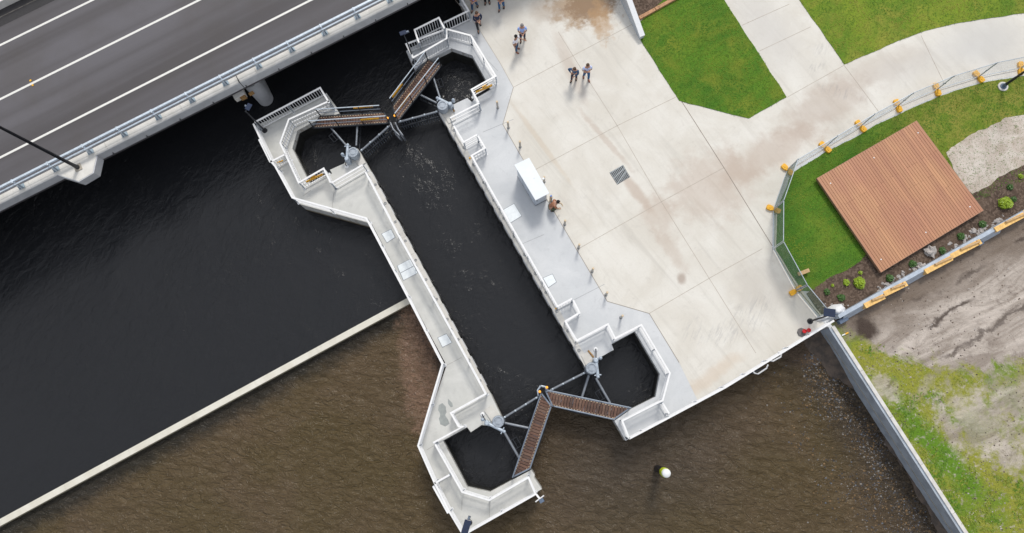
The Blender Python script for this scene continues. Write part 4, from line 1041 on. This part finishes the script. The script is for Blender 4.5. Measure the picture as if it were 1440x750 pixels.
for i, (p, q) in enumerate(props):
    pa, pb = P(*p, .56), P(*q, .56); dd = (pb-pa).normalized(); nn_ = Vector((dd.y, -dd.x, 0))
    t2 = thing('timber_prop', 'yellow timber formwork prop along the low wall, %s from its lower end' % ords[i], 'timber prop', Vector((pa.x, pa.y, 0)), 'yellow timber props on the low wall')
    m = MB(); pe = pb-nn_*.12; m.bar(pa, pb, .30, .10); m.build('waling_board', m_timber, t2)
    m = MB(); m.bar(pa.lerp(pb, .35)-nn_*.12+Vector((0, 0, .14)), pb-nn_*.02+Vector((0, 0, .11)), .09, .10); m.build('packing_board', m_timber2, t2)
    m = MB(); q0 = pa if i % 2 == 0 else pb; m.box(Vector((q0.x, q0.y, .0)), .18, .30, .68, dd); m.build('stake', m_timber, t2, bevel=.01)

# ------------------------------------------------------------------ tapering wing wall, sleepers
t = thing('wing_wall', 'smooth pale blue grey wing wall tapering down beside the top lawn', 'wall', P(900, 54))
g0, g1 = P(902, 55), P(853, -45); d = (g1-g0).normalized(); n_ = Vector((d.y, -d.x, 0)); L = (g1-g0).length
m = MB(); w2 = .14
def wp(u, o, z): q = g0+d*u+n_*o; return Vector((q.x, q.y, z))
vs = [wp(0, -w2, .001), wp(0, w2, .001), wp(L, w2, .001), wp(L, -w2, .001), wp(0, -w2, .35), wp(0, w2, .35), wp(L, w2, 2.1), wp(L, -w2, 2.1)]
m.add(vs, [(3, 2, 1, 0), (4, 5, 6, 7), (0, 1, 5, 4), (1, 2, 6, 5), (2, 3, 7, 6), (3, 0, 4, 7)]); m.build('wall_body', m_wall, t)
vs = [wp(-.03, -w2-.03, .352), wp(-.03, w2+.03, .352), wp(L, w2+.03, 2.102), wp(L, -w2-.03, 2.102)]; vs += [q+Vector((0, 0, .05)) for q in vs]
m = MB().add(vs, [(3, 2, 1, 0), (4, 5, 6, 7), (0, 1, 5, 4), (1, 2, 6, 5), (2, 3, 7, 6), (3, 0, 4, 7)]); m.build('wall_capping', m_white, t)
for i, (p, q) in enumerate((((899, 26), (921, 14)), ((921.5, 13.5), (957, -6)))):
    pa, pb = P(*p, .1), P(*q, .1); t = thing('timber_sleeper', ('shorter' if i == 0 else 'longer')+' brown timber sleeper edging the mulch at the top lawn', 'sleeper', Vector((pa.x, pa.y, 0)), 'timber sleepers edging the lawn')
    m = MB(); m.bar(pa, pb, .22, .2); m.build('sleeper_beam', m_sleeper, t, bevel=.015)
    m = MB()
    for u in (.12, .88): c = pa.lerp(pb, u); m.lathe(Vector((c.x, c.y, .20)), [(.02, 0), (.02, .01)], 8)
    m.build('coach_bolt', m_dark, t)

# ------------------------------------------------------------------ lamps and small equipment
def small_lamp(label, base, h, headpx, hz, psize, adir, z0=0., kind='panel'):
    b = P(*base, z0); t = thing('pole_light', label, 'pole light', b, 'small pole lights on the lock')
    m = MB(); m.lathe(b, [(.17, .001), (.17, .03), (.09, .05), (.085, .18)], 16); m.build('pole_base', m_black, t, smooth='a')
    m = MB(); m.tube([b+Vector((0, 0, .05)), b+Vector((0, 0, h))], [.055, .04], 10); hd = P(*headpx, hz); m.tube([b+Vector((0, 0, h-.1)), b+Vector((0, 0, h)), hd], .03, 8); m.build('pole', m_dark if kind != 'steel' else m_white, t, smooth='a')
    m = MB(); d = Vector((math.cos(R(adir)), math.sin(R(adir)), 0)); m.box(hd+Vector((0, 0, .02)), psize[0], psize[1], .05, d); m.build('solar_panel', m_panel, t, bevel=.008)
    m = MB(); m.box(hd+d*(psize[0]*.62)-Vector((0, 0, .03)), .22, .14, .08, d, taper=.7); m.build('lamp_head', m_glassy, t)
    return t
small_lamp('black pole light at the top left corner of the lock island', (372.5, 184), 2.9, (350, 151), 2.95, (.30, .42), 155)
small_lamp('black pole light at the tip of the upper right gate wall', (583, 88), 2.4, (567, 47), 2.7, (.42, .26), 20, z0=.0)
small_lamp('black pole light on the quay corner beside the retaining wall', (1139, 452), 2.9, (1166, 440), 3.0, (.62, .44), -8)
small_lamp('black pole light with long solar panel at the bottom tip of the island', (660, 735), 2.4, (655.5, 742), 2.5, (.80, .36), 73)
# wall mounted light on the lower island tip
b = P(754, 695, 1.1); t = thing('navigation_light', 'navigation light on a white bracket at the lower island tip', 'navigation light', b)
e1 = P(760, 703, 1.25); m = MB(); m.bar(b, e1, .10, .06); m.tube([P(753, 706, 1.2), P(765, 697, 1.2)], .035, 8); m.build('bracket', m_railw, t)
m = MB(); m.box(P(761.5, 704, 1.25), .28, .22, .2, U, taper=.85); m.build('light_body', m_barr_d, t, bevel=.02)
# street lamp on the lawn at the right
b = P(1409.5, 122.5); t = thing('street_lamp', 'tall black street lamp on a round concrete footing in the right lawn', 'street lamp', b)
MB().lathe(b, [(.30, .02), (.30, .09), (.27, .10)], 28).build('footing', m_wcap, t)
MB().lathe(b+Vector((0, 0, .101)), [(.19, 0), (.19, .03), (.11, .05), (.10, .3), (.08, .32)], 24).build('base_flange', m_barr_d, t)
m = MB(); m.tube([b+Vector((0, 0, .15)), b+Vector((0, 0, 1.2)), b+Vector((0, 0, 1.21)), b+Vector((0, 0, 6.5))], [.09, .085, .07, .05], 14); m.tube([b+Vector((0, 0, 6.45)), b+U*-.7+Vector((0, 0, 6.7))], .035, 8); m.build('pole', m_black, t, smooth='a')
m = MB(); m.box(b-U*1.0+Vector((0, 0, 6.66)), .7, .26, .1, U, taper=.8); m.build('lamp_head', m_glassy, t)

# river marker pile
b = P(923, 655.5, -2); t = thing('marker_pile', 'white capped marker pile with lime band standing in the brown river', 'marker pile', b)
tp = P(937.5, 666, 1.25); bb = Vector((tp.x, tp.y, -3.1)); 
MB().lathe(bb, [(.215, 0), (.215, 3.48)], 28).build('pile', m_black, t, smooth='a')
MB().lathe(bb+Vector((0, 0, 3.481)), [(.25, 0), (.25, .61)], 28).build('lime_band', m_lime, t, smooth='a')
MB().lathe(bb+Vector((0, 0, 4.092)), [(.235, 0), (.235, .20), (.20, .25), (.08, .29), (.02, .30)], 28).build('cap', m_white, t, smooth='a')

# quay ladder hoops
for lab, pts in (('left white ladder hoop on the lower quay edge', [(1058, 520), (1061, 525), (1066, 526), (1078, 518), (1080, 513)]), ('right white ladder hoop on the lower quay edge', [(1083, 507), (1087, 508), (1098, 502), (1099, 497), (1094, 495)])):
    t = thing('quay_ladder', lab, 'ladder', P(*pts[0]), 'ladder hoops on the quay edge')
    m = MB(); q = [P(*p, .55) for p in pts]; m.tube(q, .045, 8); m.build('grab_hoop', m_railw, t, smooth='a')
    m = MB(); a, b = q[1], q[3]
    for s in (a, b): m.tube([s, Vector((s.x, s.y, -1.9))], .03, 8)
    for z in range(7): m.tube([Vector((a.x, a.y, .2-z*.3)), Vector((b.x, b.y, .2-z*.3))], .018, 6)
    m.build('ladder_rungs', m_dark, t)

# coil and red caps by the quay
b = P(1127, 467.5); t = thing('rubber_base', 'round grey rubber base lying by the quay railing', 'rubber base', b)
MB().lathe(b, [(.26, .005), (.26, .06), (.20, .09)], 8).build('base_disc', simple('grey_rubber', (.16, .15, .15), .8), t)
for lab, p in (('red bucket sitting on the grey rubber base', (1129, 466.5)), ('red bucket beside the grey rubber base', (1136, 465))):
    b = P(*p); t = thing('red_bucket', lab, 'bucket', b, 'red buckets by the quay railing')
    z = .092 if '29' in str(p[0]) else .005
    MB().lathe(b+Vector((0, 0, z)), [(.08, 0), (.11, .17), (.12, .175), (.11, .18), (.095, .12)], 16).build('bucket_body', m_red, t, smooth='a')
    m = MB(); m.tube([b+Vector((math.cos(q*math.pi/8)*.11, 0, z+.18+math.sin(q*math.pi/8)*.05)) for q in range(9)], .006, 5); m.build('bucket_handle', m_dark, t)
# crumpled white sheet over the wall corner
b = P(1176, 438); m = MB(); N = 20
for (cx, cy, rx, ry, hh) in ((1174, 438, .62, .40, .55), (1158, 446, .55, .16, .22)):
    c = P(cx, cy); base = len(m.v)
    ax = Matrix.Rotation(R(18), 3, 'Z')
    for i in range(N+1):
        for k in range(N+1):
            x = (i/N*2-1); y = (k/N*2-1); r2 = max(abs(x), abs(y)); f = max(0, 1-r2**2.4)
            q = c+ax @ Vector((x*rx*(1-.25*abs(y)), y*ry*(1-.25*abs(x)), 0)); nz = mnoise.noise(Vector((x*2+cx, y*2, 1)))*.14
            m.v.append((q.x, q.y, .045+f*hh+nz*f))
    for i in range(N):
        for k in range(N): m.f.append((base+i*(N+1)+k, base+(i+1)*(N+1)+k, base+(i+1)*(N+1)+k+1, base+i*(N+1)+k+1)); m.m.append(0)
tag(m.build('fabric_sheet', m_fabric, smooth=True), 'crumpled white fabric draped over the wall corner by the lamp', 'fabric cover')
# plank
pa, pb = P(1122, 386, .28), P(1138, 380, .28); t = thing('timber_plank', 'short raw timber plank poking out of the screened fence over the lawn', 'plank', Vector((pa.x, pa.y, 0)))
m = MB(); m.bar(pa, pb, .22, .06); m.build('board', m_timber2, t); m = MB(); m.box(P(1131, 383, .0), .09, .09, .25, U); m.build('support_block', m_timber2, t)
pa, pb = P(1184, 472, .05), P(1193, 468, .05); t = thing('plastic_offcut', 'small yellow and white plastic offcut on the soil by the retaining wall', 'offcut', Vector((pa.x, pa.y, 0)))
m = MB(); m.tube([pa, pa.lerp(pb, .5)], .035, 8); m.build('pale_end', m_white, t); m = MB(); m.tube([pa.lerp(pb, .5), pb], .045, 8); m.build('yellow_end', m_yel, t)

# ------------------------------------------------------------------ planting and rocks
def shrub(label, p, r, mat, group, seed, big=False):
    rn = random.Random(seed); b = P(*p); t = thing('shrub', label, 'shrub', b, group)
    m = MB()
    for k in range(5): a = rn.uniform(0, 6.28); m.tube([b+Vector((0, 0, .04)), b+Vector((math.cos(a)*r*.4, math.sin(a)*r*.4, r*.9))], [.014, .006], 5)
    m.build('stem', m_timber2, t)
    m = MB()
    for k in range(int(520*(r/.25)**1.3)):
        a = rn.uniform(0, 6.28); rr = r*math.sqrt(rn.random())*(1+.35*mnoise.noise(Vector((math.cos(a)*1.5, math.sin(a)*1.5, seed)))); z = .06+rn.random()*r*1.1*(1.15-rr/r*.7)
        c = b+Vector((math.cos(a)*rr, math.sin(a)*rr, z)); l = rn.uniform(.035, .075)*(1.3 if big else 1); ph = rn.uniform(0, 6.28); tl = rn.uniform(-.6, .6)
        u = Vector((math.cos(ph), math.sin(ph), tl))*l; v_ = Vector((-math.sin(ph), math.cos(ph), rn.uniform(-.5, .5)))*l*.45
        m.add([c-u, c+v_, c+u, c-v_], [(0, 1, 2, 3)])
    m.build('foliage', mat, t)
m_leafd = simple('dark_leaf', (.045, .115, .015), .5, scale=9, var=.5)
m_leafy = simple('lime_leaf', (.25, .36, .012), .5, scale=9, var=.35)
GR = 'young shrubs in the mulch bed'
for i, (p, r, y, lab) in enumerate([((1207, 398), .30, 1, 'lime green bushy shrub left of the bottom corner of the deck'), ((1411, 287), .36, 1, 'large lime green shrub right of the deck'),
      ((1189, 398), .17, 1, 'small yellow green shrub left of the lime bush'), ((1162, 411), .16, 0, 'dark green shrub at the left end of the mulch near the lawn'), ((1182, 419), .19, 0, 'dark green shrub low in the mulch above the white fabric'),
      ((1250, 392), .20, 0, 'green shrub just below the bottom corner of the deck'), ((1282, 372), .19, 0, 'green shrub next to the largest rocks, second right of the deck corner'), ((1324, 353), .18, 0, 'green shrub between pale rocks below the deck edge'),
      ((1350, 333), .20, 0, 'green shrub near the middle of the low wall'), ((1380, 316), .19, 0, 'green shrub below the right corner of the deck'), ((1424, 281), .15, 0, 'small dark shrub touching the large lime one'),
      ((1419, 264), .16, 0, 'bluish green shrub above the large lime one'), ((1434, 249), .12, 1, 'tiny yellow green shrub at the right frame edge'), ((1209, 384), .09, 1, 'tiny sprout between lawn and deck corner'), ((1170, 402), .07, 1, 'tiny sprout beside the lawn edge')]):
    shrub(lab, p, r, m_leafy if y else m_leafd, GR, i+3, r > .25)
def rock(p, r, seed, label=None):
    rn = random.Random(seed); b = P(*p); m = MB()
    m.ball(b+Vector((0, 0, r*.25)), r*rn.uniform(.8, 1.3), r*rn.uniform(.6, .9), r*.5, 12, 8, jit=.9)
    a = rn.uniform(0, 3.1); 
    for i, v_ in enumerate(m.v):
        q = Matrix.Rotation(a, 3, 'Z') @ (Vector(v_)-b)+b; m.v[i] = tuple(q)
    tag(m.build('rock', m_rock), label or 'small pale grey rock among the mulch below the deck edge', 'rock', 'pale rocks in the mulch bed')
rock((1307, 354), .38, 1, 'largest pale rock, in the mulch below the middle of the deck edge')
rn = random.Random(5)
for i in range(60):
    u = rn.random(); px = 1232+u*178; py = 408-u*100+rn.uniform(-7, 7); rock((px, py), rn.choice((.08, .1, .13, .17)), i+20)
for i in range(16): rock((1150+rn.uniform(0, 45), 431-rn.uniform(-6, 8)), rn.uniform(.05, .09), i+90)

# muddy stony bank at the foot of the retaining wall
m = MB(); a, b = P(1164, 462, -2), P(1345, 770, -2); d = (b-a).normalized(); n_ = Vector((d.y, -d.x, 0)); NX, NY = 200, 26; LL = (b-a).length+3
if n_.x > 0: n_ = -n_
for i in range(NX+1):
    for k in range(NY+1):
        u = i/NX*LL-1; v_ = -.25+k/NY*4.2; p = a+d*u+n_*v_
        tt = max(0, min(1, (u-.8)/3.6)); tt = tt*tt*(3-2*tt); top = -.9-.45*tt
        w0 = 2.1-1.35*tt; f = max(0, 1-max(0, v_)/(w0+.5*mnoise.noise(Vector((u*.6, 2, 0)))))
        z = -1.80+(top+1.80)*f**1.2+.10*mnoise.noise(Vector((p.x*1.3, p.y*1.3, 0)))*min(1, f*3+.5)+.05*mnoise.noise(Vector((p.x*4, p.y*4, 3)))
        m.v.append((p.x, p.y, z))
for i in range(NX):
    for k in range(NY): q = i*(NY+1)+k; m.f.append((q, q+NY+1, q+NY+2, q+1)); m.m.append(0)
tb = NT('wet_mud'); cb = tb.mix(tb.rng(tb.noise(2, 5, .7), .35, .65), (.045, .034, .027), (.105, .075, .055)); cb = tb.mix(tb.rng(tb.vor(6), 0, .25, .6, 0), cb, (.15, .12, .095)); tb.color(cb); tb.rough(.55); tb.bump(tb.noise(7, 5, .7), .8, .06)
struct(m.build('river_bank', tb.mat, smooth=True))

# loose stones in the shallows
m = MB(); a, b = P(1165, 480, -2), P(1345, 775, -2); d = (b-a).normalized(); n_ = Vector((-d.y, d.x, 0)); rn = random.Random(11)
for i in range(5200):
    s = rn.uniform(0, 1)*(b-a).length; off = -(abs(rn.gauss(0, 2.2))+.25+.5*rn.random())
    p = a+d*s+n_*off
    if mnoise.noise(Vector((p.x*.5, p.y*.5, 2)))+rn.uniform(-.4, .4) < -.12: continue
    r = rn.choice((.02, .03, .03, .04, .05, .07))*rn.uniform(.6, 1.1); z = -1.7+r*.1-r*.15
    k = rn.choice((5, 6)); ph = rn.uniform(0, 6); vs = [p+Vector((math.cos(ph+q*6.28/k)*r*rn.uniform(.7, 1.2), math.sin(ph+q*6.28/k)*r*rn.uniform(.6, 1), z+2)) for q in range(k)]
    vs.append(p+Vector((0, 0, z+2+r*.5))); m.add(vs, [(q, (q+1) % k, k) for q in range(k)], rn.choice((0, 0, 0, 1, 1, 3, 2)))
o = m.build('river_pebbles', [simple('pebble_dark', (.035, .035, .04), .6), simple('pebble_brown', (.19, .115, .05), .7), simple('pebble_pale', (.22, .205, .19), .7), simple('pebble_grey', (.12, .135, .165), .6)])
tag(o, 'small stones and rubble in the shallow water beside the retaining wall', 'pebbles', None, 'stuff')
m = MB(); rn = random.Random(3)
for i in range(2600):
    p = P(rn.uniform(1180, 1440), rn.uniform(300, 750), .01)
    if not inside(p.x, p.y, dp): continue
    if mnoise.noise(Vector((p.x*.35, p.y*.35, 9))) < 0 and rn.random() < .7: continue
    r = rn.choice((.02, .025, .03, .05))*rn.uniform(.6, 1.2); k = 5; ph = rn.uniform(0, 6)
    vs = [p+Vector((math.cos(ph+q*6.28/k)*r, math.sin(ph+q*6.28/k)*r*.8, 0)) for q in range(k)]+[p+Vector((0, 0, r*.7))]; m.add(vs, [(q, (q+1) % k, k) for q in range(k)], rn.choice((0, 0, 1, 2)))
tag(m.build('soil_clods', [simple('clod_brown', (.17, .13, .10), .95), simple('clod_dark', (.08, .06, .05), .95), simple('clod_pale', (.46, .42, .39), .9)]), 'clods and small stones scattered over the bare soil', 'soil clods', None, 'stuff')

# ------------------------------------------------------------------ people
def skinmesh(name, verts, edges, radii, root=0, sub=1):
    me = bpy.data.meshes.new(name); me.from_pydata(verts, edges, []); o = bpy.data.objects.new(name, me); C.objects.link(o)
    md = o.modifiers.new('skin', 'SKIN'); md.use_smooth_shade = True
    for i, r in enumerate(radii): me.skin_vertices[0].data[i].radius = r if isinstance(r, tuple) else (r, r)
    me.skin_vertices[0].data[root].use_root = True
    sb = o.modifiers.new('sub', 'SUBSURF'); sb.levels = sub; sb.render_levels = sub
    dg = bpy.context.evaluated_depsgraph_get(); res = bpy.data.meshes.new_from_object(o.evaluated_get(dg)); bpy.data.objects.remove(o); res.name = name; return res
skins = [simple('skin_tone_a', (.46, .25, .17), .5, var=.05), simple('skin_tone_b', (.38, .20, .13), .5, var=.05)]
m_shoe_b = simple('black_shoe', (.015, .014, .014), .5); m_shoe_r = simple('tan_shoe', (.22, .06, .03), .5)
def cloth(name, c): return simple(name, c, .85, scale=12, var=.12)
CL = {'navy': cloth('navy_cloth', (.018, .028, .07)), 'sky': cloth('sky_blue_cloth', (.32, .48, .92)), 'pale': cloth('pale_blue_cloth', (.55, .64, .95)), 'white': cloth('white_cloth', (.80, .80, .88)),
      'lilac': cloth('lilac_cloth', (.42, .36, .85)), 'blue': cloth('mid_blue_cloth', (.035, .09, .19)), 'black': cloth('black_cloth', (.014, .015, .022)), 'jeans': cloth('blue_denim', (.025, .10, .24)),
      'dark': cloth('dark_trouser_cloth', (.02, .025, .05)), 'charcoal': cloth('charcoal_cloth', (.04, .045, .07)), 'brown': cloth('brown_cloth', (.36, .16, .09)), 'olive': cloth('olive_cloth', (.07, .09, .05))}
HAIR = {'grey': cloth('grey_hair', (.22, .21, .21)), 'black': cloth('black_hair', (.015, .012, .012)), 'brown': cloth('brown_hair', (.09, .05, .03))}
def lerp3(a, b, t): return tuple(a[i]+(b[i]-a[i])*t for i in range(3))
def person(label, foot, face, shirt, trouser, shoe, hair, skin=0, arms='down', stride=.12, lean=0., sleeve='short', crouch=False, group='people standing on the plaza', scale=1.):
    """face = heading in degrees, 0 = image up, positive turns left"""
    b = P(*foot); t = thing('person', label, 'person', b, group)
    hipz = .92 if not crouch else .50
    L = {}
    L['pelvis'] = (0, 0, hipz); fw = lean
    L['belly'] = (0, fw*.35, hipz+.20); L['chest'] = (0, fw*.8, hipz+.42-.1*abs(fw)); L['neck'] = (0, fw*1.15+.0, hipz+.58-.22*abs(fw)); L['jaw'] = (0, fw*1.25+.02, hipz+.66-.26*abs(fw)); L['head'] = (0, fw*1.35+.03, hipz+.76-.30*abs(fw)); L['crown'] = (0, fw*1.4+.02, hipz+.82-.32*abs(fw))
    for s, n in ((1, 'r'), (-1, 'l')):
        L['clav'+n] = (.11*s, L['chest'][1], L['chest'][2]+.07); L['sho'+n] = (.19*s, L['chest'][1]-.01, L['chest'][2]+.055)
        sx, sy, sz = L['sho'+n]
        a = arms if isinstance(arms, str) else arms[0 if s == 1 else 1]
        if a == 'down': el = (sx+.05*s, sy-.03, sz-.28); wr = (sx+.06*s, sy+.06, sz-.52)
        elif a == 'front': el = (sx+.04*s, sy+.06, sz-.26); wr = (sx-.12*s, sy+.27, sz-.24)
        elif a == 'hip': el = (sx+.17*s, sy-.08, sz-.22); wr = (sx+.0*s, sy+.02, sz-.42)
        elif a == 'out': el = (sx+.05*s, sy+.13, sz-.24); wr = (sx+.07*s, sy+.38, sz-.22)
        elif a == 'chest': el = (sx+.06*s, sy+.04, sz-.26); wr = (sx-.17*s, sy+.20, sz-.14)
        elif a == 'ground': el = (sx+.03*s, sy+.12, sz-.25); wr = (sx+.0*s, sy+.25, sz-.42)
        L['elb'+n] = el; L['wri'+n] = wr; d = Vector(wr)-Vector(el); d.normalize(); L['_d'+n] = d
        L['palm'+n] = tuple(Vector(wr)+d*.075)
        L['hip'+n] = (.095*s, 0, hipz-.03)
        st = stride*s
        if crouch: L['knee'+n] = (.17*s, .34, .50 if s > 0 else .42); L['ank'+n] = (.14*s, .06, .09)
        else: L['knee'+n] = (.11*s, st*.5+.03, .49); L['ank'+n] = (.115*s, st, .09)
        L['toe'+n] = (L['ank'+n][0]+.03*s, L['ank'+n][1]+.17, .045)
    names = ['pelvis', 'belly', 'chest', 'neck', 'jaw', 'head', 'crown']; rad = [(.135, .105), (.125, .10), (.15, .11), (.055, .055), (.07, .075), (.082, .095), (.055, .065)]
    edges = [(i, i+1) for i in range(6)]; verts = [L[k] for k in names]
    def add(k, r, par): verts.append(L[k] if isinstance(k, str) else k); rad.append(r); edges.append((par, len(verts)-1)); return len(verts)-1
    for n, s in (('r', 1), ('l', -1)):
        i = add('clav'+n, .07, 2); i = add('sho'+n, .062, i); i = add('elb'+n, .043, i); i = add('wri'+n, .028, i); i = add('palm'+n, (.034, .018), i)
        d = L['_d'+n]; side = d.cross(Vector((0, 0, 1)));
        if side.length < .1: side = Vector((1, 0, 0))
        side.normalize(); dn = d.cross(side).normalized(); dn = dn if dn.z < 0 else -dn; p = Vector(L['palm'+n])
        for f, (o_, ln_) in enumerate(((-.027, .062), (-.009, .075), (.009, .07), (.027, .055))):
            k = add(tuple(p+side*o_+d*.03), .0095, i); k = add(tuple(p+side*o_*1.1+d*(.03+ln_*.55)+dn*.008), .0085, k); add(tuple(p+side*o_*1.1+d*(.03+ln_*.9)+dn*.028), .007, k)
        k = add(tuple(p-side*.035*s-d*.03), .011, i); add(tuple(p-side*.055*s+d*.02+dn*.01), .009, k)
        i = add('hip'+n, .095, 0); i = add('knee'+n, .062, i); i = add('ank'+n, .04, i); add('toe'+n, .035, i)
    ROT = Matrix.Rotation(R(face), 4, 'Z') @ Matrix.Diagonal((1.12*scale, 1.10*scale, scale, 1))
    def mk(name, verts, edges, rad, mat, sub=1):
        me = skinmesh(name, verts, edges, rad, 0, sub); me.transform(ROT); me.materials.clear(); me.materials.append(mat)
        o = bpy.data.objects.new(name, me); C.objects.link(o); o.parent = t; return o
    mk('body', verts, edges, rad, skins[skin])
    # shirt
    v = [L['pelvis'], L['belly'], L['chest'], lerp3(L['chest'], L['neck'], .72)]; r = [(.15, .125), (.145, .12), (.168, .13), (.085, .08)]; e_ = [(0, 1), (1, 2), (2, 3)]
    for n in 'rl':
        k = len(v); v += [L['clav'+n], L['sho'+n]]; r += [.088, .082]; e_ += [(2, k), (k, k+1)]
        if sleeve == 'short': v.append(lerp3(L['sho'+n], L['elb'+n], .75)); r.append(.066); e_.append((k+1, k+2))
        else: v += [L['elb'+n], lerp3(L['elb'+n], L['wri'+n], .9)]; r += [.058, .042]; e_ += [(k+1, k+2), (k+2, k+3)]
    mk('shirt', v, e_, r, CL[shirt])
    v = [(0, 0, hipz+.02), (0, 0, hipz-.03)]; r = [(.148, .122), (.14, .12)]; e_ = [(0, 1)]
    for n in 'rl':
        k = len(v); v += [L['hip'+n], L['knee'+n], lerp3(L['knee'+n], L['ank'+n], .93)]; r += [.108, .078, .062]; e_ += [(1, k), (k, k+1), (k+1, k+2)]
    mk('trousers', v, e_, r, CL[trouser])
    for n in 'rl':
        ax, ay, az = L['ank'+n]; tx, ty, tz = L['toe'+n]
        mk('shoe', [(ax, ay-.05, .045), (ax, ay, .055), lerp3((ax, ay, .05), (tx, ty, .04), .6), (tx, ty+.03, .035)], [(0, 1), (1, 2), (2, 3)], [.058, .064, .058, .044], shoe)
    h = Vector(L['head']); m = MB(); m.ball(Vector((0, 0, 0)), .096, .108, .115, 16, 12)
    vs = []; 
    for q in m.v:
        q = Vector(q); k = 1.04
        if q.y > .045 and q.z < .045: k = .70
        if q.z < -.03: k = min(k, .80)
        vs.append(tuple(ROT @ (q*k+h+Vector((0, -.012, .03)))))
    me = bpy.data.meshes.new('hair'); me.from_pydata(vs, [], m.f); me.materials.append(HAIR[hair]); me.shade_smooth(); o = bpy.data.objects.new('hair', me); C.objects.link(o); o.parent = t
    for s in (-1, 1):
        for nm, c, rr, mt in (('eye', (.032*s, .088, .0), .012, HAIR['black']), ('ear', (.088*s, 0, -.01), .022, skins[skin])):
            mm = MB(); mm.ball(Vector((0, 0, 0)), rr, nu=8, nv=6); me = bpy.data.meshes.new(nm); me.from_pydata([tuple(ROT @ (Vector(q)+h+Vector(c))) for q in mm.v], [], mm.f); me.materials.append(mt); o = bpy.data.objects.new(nm, me); C.objects.link(o); o.parent = t
    mm = MB(); mm.ball(Vector((0, 0, 0)), .014, .022, .024, 8, 6); me = bpy.data.meshes.new('nose'); me.from_pydata([tuple(ROT @ (Vector(q)+h+Vector((0, .098, -.025)))) for q in mm.v], [], mm.f); me.materials.append(skins[skin]); o = bpy.data.objects.new('nose', me); C.objects.link(o); o.parent = t
    mm = MB(); mm.ball(Vector((0, 0, 0)), .022, .008, .007, 8, 6); me = bpy.data.meshes.new('mouth'); me.from_pydata([tuple(ROT @ (Vector(q)+h+Vector((0, .088, -.06)))) for q in mm.v], [], mm.f); me.materials.append(skins[1]); o = bpy.data.objects.new('mouth', me); C.objects.link(o); o.parent = t
    return t
person('person in navy jacket stepping beside the quay railing, hands in front', (673.5, 39), 200, 'navy', 'black', m_shoe_b, 'brown', arms='front', stride=.22, sleeve='long')
person('person in lilac shirt and dark trousers at the top edge by the railing', (668, 12), 170, 'lilac', 'blue', m_shoe_b, 'brown', arms='front', stride=.2)
person('person in black trousers at the top edge, mostly out of frame', (685.5, 4), 180, 'charcoal', 'black', m_shoe_b, 'black', arms='down', stride=.02)
person('person in blue jeans and dark top with hands together at the top edge', (705.5, 12), 175, 'charcoal', 'jeans', m_shoe_b, 'brown', arms='front', stride=.12)
person('grey haired person in sky blue short sleeved shirt facing the river', (735, 56), 185, 'sky', 'navy', m_shoe_b, 'grey', arms='front', stride=.08)
person('dark haired person in white shirt pointing, with brown shoes', (726.5, 71), -120, 'white', 'blue', m_shoe_r, 'black', skin=1, arms=('down', 'out'), stride=.05)
person('person in mid blue long sleeved top with hands on hips', (807, 112), 165, 'blue', 'dark', m_shoe_b, 'brown', arms=('hip', 'front'), stride=.1, sleeve='long', lean=.10)
person('person in pale blue shirt with red brown shoes on the plaza', (824, 110), 190, 'pale', 'jeans', m_shoe_r, 'brown', arms='chest', stride=-.14)
person('person in brown top and cap crouching beside the electrical cabinet', (773, 294), -80, 'brown', 'olive', m_shoe_b, 'black', arms='ground', lean=.32, crouch=True)
b = P(786.5, 290); t = thing('hose_ring', 'pale ring of hose lying beside the crouching person', 'hose ring', b)
m = MB(); m.tube([b+Vector((math.cos(q*.2618)*.20, math.sin(q*.2618)*.20, .03)) for q in range(21)], .022, 6); m.build('hose', m_cream, t, smooth='a')
m = MB(); m.tube([b+Vector((-.20, 0, .05)), b+Vector((-.30, .05, .12))], .05, 8); m.build('hose_nozzle', m_black, t)
